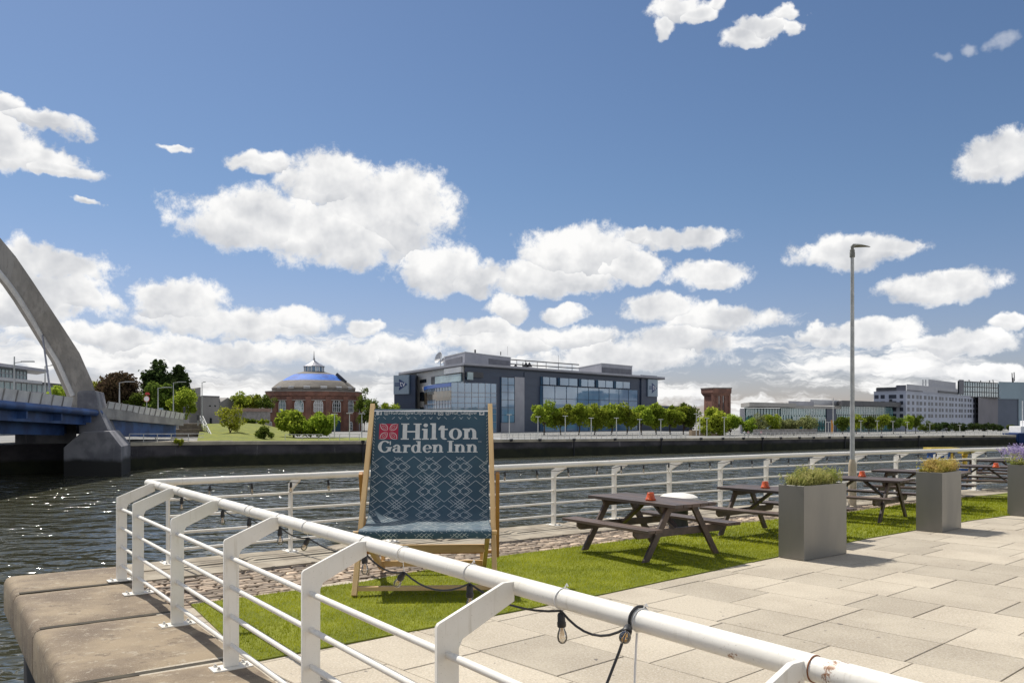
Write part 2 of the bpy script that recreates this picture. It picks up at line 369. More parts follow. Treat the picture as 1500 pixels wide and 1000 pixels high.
# quay body
M['quay_stone'] = mk('quay_stone', (.29,.225,.145), (.155,.115,.078), rough=.9, scale=1.4, detail=14, bump=.005, bscale=34, contrast=(.34,.66))
N, b = nodes(M['quay_stone']); co = N.n('ShaderNodeTexCoord').outputs['Object']; old = b.inputs['Base Color'].links[0].from_socket
fleck = N.ss(N.noise(co, 110, 4, .75), .56, .68); lich = N.ss(N.noise(co, 9, 8, .75), .56, .62)
N.put(b.inputs['Base Color'], N.mix(fleck, N.mix(N.m('MULTIPLY', lich, .7), N.mix(N.ss(N.noise(N.vm('ADD', co, (9,3,0)), 5, 9, .75), .55, .68), old, (.11,.08,.055)), (.38,.33,.25)), (.42,.36,.28)))
M['quay_light'] = mk('quay_light', (.36,.315,.24), (.25,.21,.155), rough=.9, scale=2.2, detail=7, bump=.004, bscale=30)
M['wall_dark'] = mk('wall_dark', (.045,.045,.05), (.022,.022,.026), rough=.95, scale=.35, detail=9, stretch=(1,1,.6))
M['joint'] = mk('joint', (.045,.038,.028), (.07,.06,.04), rough=1, scale=8)
outer = [FB(-.55,-1.30), FB(5.75,-1.34), FB(6.5,-3.6), FB(16,-4.2), FB(16, 30), RP(60,-12), RP(60,.45)] + [RP(t,.45) for t in (50,40,32,26,22,18,14,10,5,0)]
mb = MB(); mb.prism([(p.x,p.y) for p in outer], -9, -.16); q = mb.build('quay_wall', M['wall_dark'], loc=(0,0,0))
tag(q, 'dark near quay wall rising from the river under the pale coping stones', 'wall')
ROOTQ = q
# bed under the pavings
mb = MB(); inn = [FB(0,-.4), FB(16,-.4), FB(16,30), RP(58,-12), RP(58,-.1)]+[RP(t,-.1) for t in (50,40,30,22,14,6,0)]
mb.prism([(p.x,p.y) for p in inn], -.155, -.035); tag(mb.build('paving_bed', M['joint']), kind='structure')

# coping stones: heavy blocks with worn round outer edges
def coping_block(p00, p10, p11, p01, name, mat_, h=.42, seed=0, rnd=.16, outer=(0,)):
    """grid-topped block; p00->p10 is the outer (water) edge, p01->p11 the inner edge"""
    rs = np.random.default_rng(seed); nu, nv = 14, 12; mb = MB(); P = []
    d = Vector((rs.uniform(-.004,.004), rs.uniform(-.004,.004), 0)); tz = rs.uniform(-.004,.006)
    vs = [0,.02,.05,.09,.14,.2,.3,.42,.56,.72,.86,1.0][:nv]
    W_ = (p01-p00).length
    ph = rs.uniform(0, 6, 4)
    for j, v in enumerate(vs):
        for i in range(nu+1):
            u = i/nu; g = .016/max((p10-p00).length,.1); uu = g+u*(1-2*g)
            p = (p00*(1-uu)+p10*uu)*(1-v)+(p01*(1-uu)+p11*uu)*v
            dist = v*W_; z = 0
            if dist < rnd: z -= rnd-math.sqrt(max(rnd*rnd-(rnd-dist)**2, 0))
            eu = min(u, 1-u)*(p10-p00).length
            if eu < .04: z -= (.04-eu)*.5
            z += .002*math.sin(p.x*5+ph[0])*math.sin(p.y*4+ph[1]) + (.003*math.sin(p.x*11+ph[2])*math.sin(p.y*9+ph[3]) if dist < .5 else 0)
            P.append((p.x, p.y, z+tz+.006))
    k = nu+1
    faces = [(j*k+i, j*k+i+1, (j+1)*k+i+1, (j+1)*k+i) for j in range(nv-1) for i in range(nu)]
    loop = [i for i in range(k)] + [j*k+nu for j in range(1,nv)] + [(nv-1)*k+i for i in range(nu-1,-1,-1)] + [j*k for j in range(nv-2,0,-1)]
    n0 = len(P); P2 = [(P[i][0], P[i][1], -h) for i in loop]; L = len(loop)
    faces += [(loop[i], loop[(i+1)%L], n0+(i+1)%L, n0+i) for i in range(L)] + [tuple(n0+i for i in range(L))]
    mb.add(P+P2, faces); return mb.build(name, mat_, ROOTQ, ang=50)
bj = [-.66, .58, 2.46, 4.42, 6.3]
for i in range(4):
    a0, a1 = bj[i], bj[i+1]
    coping_block(FB(a1,-1.50), FB(a0,-1.50), FB(a0,-.25), FB(a1,-.25), 'coping_stone', M['quay_stone'], seed=i, rnd=.075)
    if i: mb = MB(); mb.prism([(p.x,p.y) for p in (FB(a0-.04,-1.44),FB(a0+.04,-1.44),FB(a0+.04,-.27),FB(a0-.04,-.27))], -.3, -.001); mb.build('joint_filling', M['joint'], ROOTQ, smooth=False)
mb = MB()
for (t0, t1) in ((6.3,9),(9,12),(12,16)):
    mb.prism([(p.x,p.y) for p in (FB(t0+.01,-4.1),FB(t1,-4.1),FB(t1,-.25),FB(t0+.01,-.25))], -.3, .0)
mb.build('coping_stone', M['quay_stone'], ROOTQ, bevel=.02)
# back coping, two courses
t = -.24; k = 10
while t < 44:
    l = random.uniform(1.3,1.9); t1 = t+l
    coping_block(RP(t,.66), RP(t1,.66), RP(t1,-.02), RP(t,-.02), 'coping_stone', M['quay_light'], seed=k, rnd=.06); k += 1
    t = t1
t = -.24
mb = MB()
while t < 44:
    l = random.uniform(.8,1.5); p = [RP(t+.006,-.03), RP(t+l-.006,-.03), RP(t+l-.006,-.62), RP(t+.006,-.62)]
    mb.prism([(q.x,q.y) for q in p], -.1, random.uniform(-.004,.004)); t += l
tag(mb.build('quay_edge_slabs', M['quay_light'], bevel=.008, seg=1), kind='structure')

# ------------------------------------------------------------------ paving setts
def vary(m_, amount=.5, attr='tone'):
    """darken or lighten by a per-stone tone stored on the mesh"""
    N, b = nodes(m_); old = b.inputs['Base Color'].links[0].from_socket
    at = N.n('ShaderNodeAttribute', attribute_name=attr).outputs['Fac']
    hs = N.n('ShaderNodeHueSaturation'); N.put(hs.inputs['Color'], old); N.put(hs.inputs['Value'], N.m('ADD', 1-amount/2, N.m('MULTIPLY', at, amount)))
    N.put(b.inputs['Base Color'], hs.outputs[0])
def set_tone(o, per_face):
    a = o.data.attributes.new('tone', 'FLOAT', 'FACE'); a.data.foreach_set('value', np.array(per_face, dtype=np.float32))
M['sett'] = mk('sett', (.36,.28,.20), (.22,.165,.118), rough=.8, scale=9, detail=6, bump=.004, bscale=40); vary(M['sett'], 1.1)
FRONT = [G(x,y) for x,y in ((368,970),(886,870),(1112,821),(1268,789),(1418,763),(1476,755))]
BACK = [G(x,y) for x,y in ((280,886),(530,853),(728,816),(932,790),(1053,770),(1237,751),(1343,737),(1476,722))]
FRONT += [Vector((14.5,19.2,0)), Vector((24,24.5,0))]; BACK += [Vector((19.2,24.2,0)), Vector((28,28.5,0))]
LEFT = [Vector((-3.30,8.33,0))]
turf_poly = FRONT + BACK[::-1]
def inside(x, y, poly):
    c = False; n = len(poly)
    for i in range(n):
        a, b_ = poly[i], poly[(i+1)%n]
        if (a.y > y) != (b_.y > y) and x < (b_.x-a.x)*(y-a.y)/(b_.y-a.y)+a.x: c = not c
    return c
V_, F_, T_ = [], [], []
def stone(P, z, tone, inset=.012, drop=.012):
    c = sum(P, Vector((0,0,0)))/4; k = len(V_)
    for p in P: V_.append((p.x, p.y, z-.05))
    for p in P: V_.append((p.x, p.y, z-drop))
    for p in P:
        q = p+(c-p).normalized()*inset*1.4; V_.append((q.x, q.y, z))
    for i in range(4):
        j = (i+1)%4
        F_.append((k+i, k+j, k+4+j, k+4+i)); F_.append((k+4+i, k+4+j, k+8+j, k+8+i)); T_.extend([tone, tone])
    F_.append((k+8,k+9,k+10,k+11)); T_.append(tone)
n_ = -.66; row = 0
while n_ > -3.6:
    w = random.uniform(.095,.115); t = -.9+random.uniform(0,.1)
    while t < 34:
        l = random.uniform(.15,.24)
        p = [RP(t+.008,n_-w+.008), RP(t+l-.008,n_-w+.008), RP(t+l-.008,n_-.006), RP(t+.008,n_-.006)]
        c = (p[0]+p[2])/2; rel = c-C0
        if rel.dot(vm_) > -.2 and not (inside(c.x, c.y+.25, turf_poly) and inside(c.x, c.y-.25, turf_poly)) and not (rel.dot(vb) > 3.2):
            p = [q+Vector((random.uniform(-.006,.006), random.uniform(-.006,.006),0)) for q in p]
            tone = random.random()**1.3
            if random.random() < .03: tone = 1.6
            stone(p, random.uniform(-.014,.0), tone, .014, .014)
        t += l
    n_ -= w
me = bpy.data.meshes.new('setts'); me.from_pydata(V_, [], F_); me.materials.append(M['sett'])
me.polygons.foreach_set('use_smooth', [True]*len(me.polygons)); me.set_sharp_from_angle(angle=R(60))
o = link('stone_setts', me); tag(o, kind='structure'); set_tone(o, T_)
# ------------------------------------------------------------------ granite flags
M['flag'] = mk('flag', (.455,.395,.30), (.375,.32,.24), rough=.85, scale=.9, detail=10, bump=.0015, bscale=90)
N, b = nodes(M['flag']); co = N.n('ShaderNodeTexCoord').outputs['Object']; old = b.inputs['Base Color'].links[0].from_socket
gr = N.ss(N.noise(co, 48, 4, .8), .50, .60); gd = N.ss(N.noise(N.vm('ADD', co, (5,5,0)), 55, 4, .8), .535, .62)
N.put(b.inputs['Base Color'], N.mix(N.ss(N.noise(co, 13, 1, .5), .755, .77), N.mix(N.m('MULTIPLY', gd, .6), N.mix(N.m('MULTIPLY', gr, .6), old, (.56,.51,.43)), (.22,.195,.155)), (.16,.14,.12)))
vary(M['flag'], .24)
V_, F_, T_ = [], [], []
A1 = Vector((math.cos(R(42)), math.sin(R(42)), 0)); A2 = Vector((math.sin(R(42)), -math.cos(R(42)), 0))
c = 6.71-.77*9; rows = 0
while c < 40:
    w = .765; s = -24+random.uniform(0,.5)
    while s < 12:
        l = random.choice((.55,.68,.68,.9,1.05))
        cc = A1*(c+w/2)+A2*(s+l/2); rel = cc-C0
        if cc.y > -2 and rel.dot(vm_) > -.62 and rel.dot(vn) < -1.3 and cc.y < 34 and -3 < cc.x < 26 and not (inside(cc.x-.4,cc.y+.6,turf_poly) and inside(cc.x+.4,cc.y-.6,turf_poly) and inside(cc.x-.6,cc.y-.3,turf_poly)) and not (rel.dot(vb) < 3.8 and rel.dot(vn) > -2.4):
            g = .0045
            p = [A1*(c+g)+A2*(s+g), A1*(c+g)+A2*(s+l-g), A1*(c+w-g)+A2*(s+l-g), A1*(c+w-g)+A2*(s+g)]
            stone(p, random.uniform(-.003,.001), random.random(), .004, .006)
        s += l
    c += w
me = bpy.data.meshes.new('flags'); me.from_pydata(V_, [], F_); me.materials.append(M['flag']); o = link('paving', me); tag(o, kind='structure'); set_tone(o, T_)
mb = MB(); mb.prism([(p.x,p.y) for p in (FB(16,-3),FB(70,-3),FB(70,60),RP(58,-14))], -.03, -.006); tag(mb.build('paving_far', M['flag']), kind='structure')

# ------------------------------------------------------------------ artificial turf
M['turf'] = leafmat('turf', (.165,.195,.009), (.27,.295,.018), .45, .9)
mt = mk('turf_mat', (.14,.165,.008), (.215,.235,.015), rough=.95, scale=1.8, bump=.01, bscale=160)
mb = MB(); mb.add([(p.x,p.y,.012) for p in turf_poly], [tuple(range(len(turf_poly)))])
n = len(turf_poly); mb.add([(p.x,p.y,.012) for p in turf_poly]+[(p.x,p.y,-.03) for p in turf_poly], [(i,i+n,(i+1)%n+n,(i+1)%n) for i in range(n)])
turf = mb.build('artificial_turf', mt); tag(turf, kind='structure')
pts = []
def sample(nn, x0, x1, y0, y1, dens_):
    area = (x1-x0)*(y1-y0); X = rng.uniform(x0,x1,int(area*dens_)); Y = rng.uniform(y0,y1,len(X))
    px_, py_ = [p.x for p in turf_poly], [p.y for p in turf_poly]; ins = np.zeros(len(X), bool); m_ = len(px_)
    for i in range(m_):
        ax, ay, bx, by = px_[i], py_[i], px_[(i+1)%m_], py_[(i+1)%m_]
        if ay == by: continue
        ins ^= ((ay > Y) != (by > Y)) & (X < (bx-ax)*(Y-ay)/(by-ay)+ax)
    return np.stack([X[ins], Y[ins]], 1)
P = np.concatenate([sample(0,-4,4,6,12.5,3800), sample(0,0,14,12.5,20,1100)])
n = len(P); a = rng.uniform(0, 2*np.pi, n); hgt_ = rng.uniform(.016,.034,n)*(1+.3*(P[:,1]>12)); wd = np.where(P[:,1]<12.5, .0028, .006)
lean = rng.normal(0, .010, (n,2)) + np.array([.006,-.004])
base = np.concatenate([P, np.full((n,1),.010)],1); dx = np.stack([np.cos(a)*wd, np.sin(a)*wd, np.zeros(n)],1)
tip = base+np.concatenate([lean, hgt_[:,None]],1)
me = tris_mesh('blades', np.stack([base-dx, base+dx, tip],1)); me.materials.append(M['turf'])
tag(link('turf_blades', me), kind='stuff')
# ================================================================== railings
PZ, PR = 1.10, .045
def rail_post(root, foot, out, along, reach=.40, w=.115, th=.024, base_ang=None):
    """flat plate post on a bolted foot, with a cranked arm that carries the pipe; out points to the water"""
    foot = Vector(foot); o = out.normalized(); a = along.normalized(); inn_ = -o
    def q(i, z, s): return foot+inn_*i+a*s+Vector((0,0,z))
    h = w/2; e = reach-PR*.75
    prof = [(-h,.02),(h,.02),(h,.86),(h+.02,.90),(e,1.035),(e,1.128),(e-.06,1.128),(-h+.01,.985),(-h,.97)]
    mb = MB(); n = len(prof)
    P = [q(i,z,-th/2) for i,z in prof]+[q(i,z,th/2) for i,z in prof]
    F4 = [(0,1,2,8),(8,2,3,7),(7,3,4,6),(6,4,5)]
    mb.add(P, [f for f in F4]+[tuple(i+n for i in f)[::-1] for f in F4]+[(i,(i+1)%n,(i+1)%n+n,i+n) for i in range(n)])
    post = mb.build('post', M['white_paint'], root, bevel=.003, seg=2)
    mb = MB(); M3 = Matrix((inn_, a, Vector((0,0,1)))).transposed()
    mb.box(foot+Vector((0,0,.013)), (.30,.15,.014), M=M3); mb.build('foot_plate', M['white_paint'], post, bevel=.003, seg=1)
    mb = MB()
    for si in (-1,1):
        for sj in (-1,1):
            c = foot+inn_*(.105*si)+a*(.045*sj)
            mb.lathe(c+Vector((0,0,.020)), [(.016,0),(.016,.010),(.009,.011),(.009,.022)], 6)
    mb.build('bolt', M['bolt'], post)
    return post
near = empty('railing', FB(0,0), 'white tubular railing along the left quay edge, running from the corner up to the viewer', 'railing', 'white quay railings')
post_t = [.50, 1.40, 3.08, 4.70, 6.28, 7.88, 9.47, 11.0]
for t in post_t: rail_post(near, FB(t,-.40), -vm_, vb)
for z in (.18,.40,.62,.84):
    mb = MB(); mb.tube([FB(t,-.40,z) for t in (.50,3.08,6.28,11.0)], .0185, 12); mb.build('rail', M['white_paint'], near)
joints = [4.05, 6.75, 9.53, 12.2]
mb = MB(); t0 = -.02
for j in joints:
    mb.tube([FB(t0,0,PZ), FB((t0+j)/2,0,PZ), FB(j-.035,0,PZ)], [PR]*3, 28); t0 = j+.035
mb.build('top_pipe', M['white_paint'], near)
mb = MB()
for j in joints[:-1]: mb.tube([FB(j-.05,0,PZ), FB(j+.05,0,PZ)], PR-.0045, 24)
sl = mb.build('pipe_sleeve', M['white_paint'], near)
mb = MB(); mb.tube([FB(9.49,0,PZ), FB(9.498,0,PZ)], PR-.0005, 24); mb.tube([FB(9.562,0,PZ-.0015), FB(9.566,0,PZ-.0015)], PR-.001, 24); mb.build('rust_ring', M['rust'], near)

back = empty('railing', C0+Vector((0,0,0)), 'long white tubular railing along the back quay edge behind the deck chair and picnic tables', 'railing', 'white quay railings')
bt = [.33, 2.0, 3.62, 5.25, 6.88, 8.36, 9.85, 11.36, 12.85]
while bt[-1] < 46: bt.append(bt[-1]+1.5)
for t in bt:
    f = RP(t,.38); d = (RP(t+.2,.38)-RP(t-.2,.38)).normalized(); rail_post(back, f, Vector((-d.y,d.x,0)), d, reach=.38)
for z in (.18,.40,.62,.84):
    mb = MB(); mb.tube([RP(t,.38,z) for t in bt], .0185, 8); mb.build('rail', M['white_paint'], back)
mb = MB(); bj_ = [0]+[x+.12 for x in bt[1::2]]
for a, b2 in zip(bj_, bj_[1:]):
    mb.tube([RP(a+(.0 if a == 0 else .012),0,PZ), RP((a+b2)/2,0,PZ), RP(b2-.012,0,PZ)], PR, 20)
mb.build('top_pipe', M['white_paint'], back)
mb = MB()
for a in bj_[1:-1]: mb.tube([RP(a-.03,0,PZ), RP(a+.03,0,PZ)], PR-.004, 16)
mb.build('pipe_sleeve', M['white_paint'], back)
mb = MB(); mb.lathe(C0+Vector((0,0,PZ)), [(.0,-PR*1.02),(PR*.7,-PR*.75),(PR*1.05,0),(PR*.7,PR*.75),(.001,PR*1.04)], 16); mb.build('corner_cap', M['white_paint'], near)

# ================================================================== festoon lights
mg = bpy.data.materials.new('bulb_glass'); mg.use_nodes = True; N = NT(mg.node_tree); mg.node_tree.nodes.clear()
fr = N.n('ShaderNodeFresnel'); fr.inputs[0].default_value = 1.5
gl = N.n('ShaderNodeBsdfGlossy'); gl.inputs['Roughness'].default_value = .03; tr = N.n('ShaderNodeBsdfTransparent'); tr.inputs[0].default_value = (.93,.90,.84,1)
mx = N.n('ShaderNodeMixShader'); N.put(mx.inputs[0], N.m('ADD', N.m('MULTIPLY', fr.outputs[0], 1.3), .09, clamp=True))
mg.node_tree.links.new(tr.outputs[0], mx.inputs[1]); mg.node_tree.links.new(gl.outputs[0], mx.inputs[2])
oo = N.n('ShaderNodeOutputMaterial'); mg.node_tree.links.new(mx.outputs[0], oo.inputs[0])
M['filament'] = mk('filament', (.75,.42,.08), (.8,.5,.12), rough=.4)
def rot_to(d): return Vector((0,0,1)).rotation_difference(Vector(d).normalized()).to_matrix()
def bulb(root, p, d, n=14, det=True):
    """black socket hanging at p along d, clear bulb below"""
    Mx = rot_to(d)
    mb = MB(); mb.lathe(p, [(.006,-.012),(.014,-.008),(.017,.0),(.0175,.03),(.020,.032),(.020,.05),(.0165,.055)], n, Mx)
    so = mb.build('socket', M['black_plastic'], root)
    mb = MB(); mb.lathe(p, [(.012,.050),(.0135,.062),(.0205,.080),(.0235,.097),(.0215,.113),(.013,.124),(.003,.128)], n, Mx); mb.build('bulb', mg, so)
    if det:
        mb = MB(); 
        for a in range(4):
            c, s_ = math.cos(a*1.57), math.sin(a*1.57)
            mb.tube([p+Mx@Vector((c*.004,s_*.004,.058)), p+Mx@Vector((c*.009,s_*.009,.103))], .0013, 4)
        mb.build('filament', M['filament'], so)
fest = empty('festoon_lights', FB(0,0,1), 'black cable of clear bulbs tied under the near railing pipe, its end hanging down', 'string lights', 'festoon lights on the railings')
def near_t(px): k = (px-CX)/F; return (k*10.4+4.54)/(.5803+.8144*k)
nt = [(238,0,0),(266,0,0),(326,0,0),(365,0,0),(410,.05,0),(450,-.6,.25),(534,.05,0),(590,-.75,.45),(688,-.05,0),(822,-.08,0),(936,0,0)]
cab = []; mbt = MB()
for i, (px, tx, ty) in enumerate(nt):
    t = near_t(px)
    top = FB(t,.0,PZ-PR-.012)
    if px in (450,590): top = FB(t,.01,PZ-PR-.035-(.03 if px == 590 else 0))
    if px == 936: top = FB(t,-.062,PZ-.02)
    if i:
        p0 = cab[-1]; sg = .045 if px > 500 else .03
        for k in range(1,8):
            u = k/8; m_ = p0*(1-u)+top*u; m_.z -= sg*4*u*(1-u)*(1.5 if px in (688,936) else 1); cab.append(m_)
    cab.append(top.copy())
    if px == 936:
        bulb(fest, top+Vector((0,-.015,0)), Vector((-.25,-.95,-.12)), 18)
    else:
        d = vb*tx*-1*(-1 if tx > 0 else 1)+Vector((0,0,-1))+vm_*-ty*.3
        if px in (450,590): d = -vb*.75+Vector((0,0,-.7))
        bulb(fest, top+Vector((0,0,-.018)) if px not in (450,590) else top-vb*.015+Vector((0,0,-.012)), d, 18)
    # cord tie round the pipe
    ring = [FB(t+.012,0,PZ)+(vm_*math.cos(a)+Vector((0,0,1))*math.sin(a))*(PR+.003)+vb*(.008*math.sin(a)) for a in np.linspace(0,2*math.pi,17)]
    mbt.tube(ring, .0028, 5)
    if px > 600: mbt.tube([ring[4]+vb*.004, ring[4]+vb*.02+Vector((0,0,.022)), ring[4]+vb*.028+Vector((0,0,.012))], .003, 5)
    mbt.tube([ring[12], top+Vector((0,0,.0))], .0028, 5)
MBc = MB(); MBc.tube(cab, .0055, 8)
t = near_t(936)
ring = [FB(t,0,PZ)+(-vm_*math.cos(a)+Vector((0,0,1))*math.sin(a))*(PR+.008) for a in np.linspace(-.35, 3.6, 12)]
MBc.tube(ring, .0062, 8)
e0 = cab[-1]; MBc.tube([e0, e0+Vector((-.035,-.02,-.09)), e0+Vector((-.10,-.05,-.24)), e0+Vector((-.16,-.08,-.42)), e0+Vector((-.17,-.08,-.8)), e0+Vector((-.16,-.05,-1.0))], .0058, 8)
MBc.build('cable', M['black_plastic'], fest); mbt.build('cord_tie', M['white_cord'], fest)
mb = MB(); p = FB(t+.02,-.03,PZ-PR); mb.tube([p, p+Vector((-.004,0,-.06)), p+Vector((-.016,-.01,-.3)), p+Vector((-.02,0,-.9))], .0048, 6); mb.build('hanging_string', M['white_cord'], fest)

fb_ = empty('festoon_lights', RP(0,0,1), 'black cable of small bulbs strung under the long back railing pipe', 'string lights', 'festoon lights on the railings')
cab = []; t = .75; k = 0
while t < 40:
    top = RP(t,-.012,PZ-PR-.012-.018*random.random())
    if cab:
        p0 = cab[-1]
        for j in range(1,6):
            u = j/6; m_ = p0*(1-u)+top*u; m_.z -= random.uniform(.05,.16)*u*(1-u); cab.append(m_)
    cab.append(top)
    if k < 48: bulb(fb_, top+Vector((0,0,-.018)), Vector((random.uniform(-.15,.15),random.uniform(-.1,.1),-1)), 8, t < 9)
    t += random.uniform(.56,.70) if t > 2 else .55; k += 1
mb = MB(); mb.tube(cab, .0055, 6); mb.build('cable', M['black_plastic'], fb_)

# ================================================================== giant deck chair
beta = R(2.5); cu = Vector((math.cos(beta), math.sin(beta), 0)); cw = Vector((-math.sin(beta), math.cos(beta), 0))
CF = Vector((-.925, 8.86, .02))
def CP(u, w, z): return CF+cu*u+cw*w+Vector((0,0,z))
chair = empty('deck_chair', CF, 'giant wooden deck chair with a teal patterned canvas sling printed with white lettering', 'deck chair')
HWD = .745
def beam(name, p0, p1, w, h, mat_='timber', up=None, bev=.004):
    p0, p1 = Vector(p0), Vector(p1); L_ = (p1-p0).length; d = (p1-p0).normalized()
    upv = Vector(up) if up is not None else cw
    x = d.cross(upv).normalized(); y = x.cross(d).normalized()*-1
    mb = MB(); mb.box((0,0,L_/2), (w,h,L_)); o = mb.build(name, M[mat_], None, loc=(0,0,0), bevel=bev, seg=2)
    o.parent = chair; Mx = Matrix((x, d.cross(x), d)).transposed().to_4x4(); o.matrix_local = Matrix.Translation(p0-CF)@Mx
    return o
tdir = Vector((0,1.74,2.0))
for s in (-1,1):
    u = s*HWD
    beam('long_rail', CP(u,-.02,0), CP(s*(HWD-.03),1.345,2.045), .055, .075)
    beam('seat_rail', CP(s*(HWD-.075),.03,.66), CP(s*(HWD-.10),1.60,.03), .05, .075)
    beam('back_strut', CP(s*(HWD+.048),.84,1.25), CP(s*(HWD+.058),1.34,.20), .045, .075, 'timber_dark')
    beam('stub_leg', CP(s*(HWD-.13),1.57,-.01), CP(s*(HWD-.13),1.57,.30), .045, .06)
beam('base_crossbar', CP(-HWD+.0275,.06,.07), CP(HWD-.0275,.06,.07), .045, .07)
beam('seat_crossbar', CP(-HWD+.1,.62,.405), CP(HWD-.1,.62,.405), .09, .045)
beam('rear_crossbar', CP(-HWD+.12,1.50,.085), CP(HWD-.12,1.50,.085), .07, .045)
beam('strut_crossbar', CP(-HWD-.05,1.33,.25), CP(HWD+.05,1.33,.25), .035, .05, 'timber_dark')
mb = MB(); mb.tube([CP(-HWD+.03,1.275,1.965), CP(HWD-.03,1.275,1.965)], .022, 14); mb.build('top_bar', M['white_cord'], chair)
mb = MB(); mb.tube([CP(-HWD-.02,.05,.66), CP(HWD+.02,.05,.66)], .026, 14); mb.build('front_bar', M['timber'], chair)
# canvas profile (w, z) from the top bar to the front bar, by arc length
ctrlp = [(1.29,1.992),(1.262,1.985),(1.20,1.83),(1.12,1.64),(1.03,1.43),(.95,1.24),(.87,1.05),(.795,.89),(.70,.775),(.58,.715),(.42,.69),(.24,.692),(.09,.70),(.025,.688),(.008,.655),(.018,.60)]
prof = []
def cr(p0,p1,p2,p3,t):
    return tuple(.5*((2*b)+(-a+c)*t+(2*a-5*b+4*c-d)*t*t+(-a+3*b-3*c+d)*t**3) for a,b,c,d in zip(p0,p1,p2,p3))
for i in range(len(ctrlp)-1):
    g = lambda k: ctrlp[max(0,min(len(ctrlp)-1,k))]
    for k in range(8): prof.append(cr(g(i-1),g(i),g(i+1),g(i+2),k/8))
prof.append(ctrlp[-1]); prof = np.array(prof); arc = np.concatenate([[0], np.cumsum(np.hypot(*np.diff(prof,axis=0).T))]); LV = arc[-1]
nrm_ = np.stack([np.gradient(prof[:,1]), -np.gradient(prof[:,0])],1); nrm_ /= np.linalg.norm(nrm_,axis=1)[:,None]
if nrm_[40][1] < 0: nrm_ = -nrm_
FW = 1.385
def canvas(u, v, off=0.0):
    """u across (0..FW), v down from the top bar"""
    w = np.interp(v, arc, prof[:,0]); z = np.interp(v, arc, prof[:,1]); nw = np.interp(v, arc, nrm_[:,0]); nz = np.interp(v, arc, nrm_[:,1])
    x = u/FW*2-1; wave = .0045*math.sin(u*7+v*2)*min(1,v*1.5)*(1 if v < 1.9 else .2)+.003*math.sin(v*9+u*3)*min(1, v*3)*(1 if v < 1.9 else .2)
    sag = -.02*(1-x*x)*min(1,v)*(1 if v < 1.8 else max(0,(LV-.15-v)))
    flare = 1+.035*min(1,max(0,(v-1.5)/.9))
    o_ = off+wave+sag
    return CP((u-FW/2)*flare, w+nw*o_, z+nz*o_)
M['canvas'] = mk('canvas', (.030,.075,.105), (.024,.062,.092), rough=.75, scale=3, bump=.0006, bscale=500)
N, b = nodes(M['canvas']); b.inputs['Sheen Weight'].default_value = .25
M['print_white'] = mk('print_white', (.62,.62,.59), (.56,.56,.53), rough=.75, scale=20)
M['print_line'] = mk('print_line', (.46,.50,.50), (.40,.45,.45), rough=.75, scale=20)
M['print_red'] = mk('print_red', (.42,.018,.05), (.38,.015,.045), rough=.75, scale=20)
nu, nv = 36, 110; mb = MB()
for sgn, off in ((1,0.0),(-1,-.004)):
    k = len(mb.v); P = [canvas(FW*i/nu, LV*j/nv, off) for j in range(nv+1) for i in range(nu+1)]
    mb.add(P, [tuple([k2 for k2 in (j*(nu+1)+i, j*(nu+1)+i+1, (j+1)*(nu+1)+i+1, (j+1)*(nu+1)+i)][::sgn]) for j in range(nv) for i in range(nu)])
sling = mb.build('sling', M['canvas'], chair, fix=False, ang=60)
LAY = [0]
def shape(polys, mat_, name, base=.0022, parent=None, cell=.05):
    """flat polygons in (u, v) laid on the canvas; big ones are diced so they follow it"""
    mb = MB()
    for poly in polys:
        LAY[0] += 1; off = base+(LAY[0]%7)*.00022
        bm = bmesh.new(); vs = [bm.verts.new((p[0],p[1],0)) for p in poly]
        try: bm.faces.new(vs)
        except Exception: bm.free(); continue
        us = [p[0] for p in poly]; vv = [p[1] for p in poly]
        for ax, lo, hi in ((0,min(us),max(us)),(1,min(vv),max(vv))):
            c = lo+cell
            while c < hi-1e-4:
                bmesh.ops.bisect_plane(bm, geom=bm.verts[:]+bm.edges[:]+bm.faces[:], plane_co=((c,0,0) if ax == 0 else (0,c,0)), plane_no=((1,0,0) if ax == 0 else (0,1,0))); c += cell
        bm.verts.index_update(); P = [canvas(v.co.x, v.co.y, off) for v in bm.verts]; fs = [tuple(v.index for v in f.verts) for f in bm.faces]
        # face towards the front
        out_ = []
        for f in fs:
            a, b2, c2 = P[f[0]], P[f[1]], P[f[2]]; nn = (b2-a).cross(c2-a); out_.append(f if nn.dot(Vector((0,-1,.4))) > 0 else f[::-1])
        mb.add(P, out_); bm.free()
    return mb.build(name, mat_, parent or sling, fix=False, smooth=False)
# --- serif lettering built from stems, bowls and slabs (x right, y up, cap height 1)
def rect(x0,y0,x1,y1): return [(x0,y0),(x1,y0),(x1,y1),(x0,y1)]
def ring(cx,cy,rx,ry,ix,iy,a0=0,a1=360,n=20,dx=0):
    P = []
    for k in range(n):
        a, b2 = R(a0+(a1-a0)*k/n), R(a0+(a1-a0)*(k+1)/n)
        P.append([(cx+rx*math.cos(a),cy+ry*math.sin(a)),(cx+rx*math.cos(b2),cy+ry*math.sin(b2)),(cx+dx+ix*math.cos(b2),cy+iy*math.sin(b2)),(cx+dx+ix*math.cos(a),cy+iy*math.sin(a))])
    return P
def disc(cx,cy,r,ry=None,n=14): return [[(cx+r*math.cos(2*math.pi*k/n),cy+(ry or r)*math.sin(2*math.pi*k/n)) for k in range(n)]]
XH = .68; ST = .20; SF = .07
def stem(x, top, slab=True, left_only=True):
    return [rect(x,SF,x+ST,top), rect(x-.07,0,x+ST+.07,SF)] + ([[(x-.09,top-SF),(x,top-SF-.04),(x,top),(x-.09,top-.01)]] if slab else [])
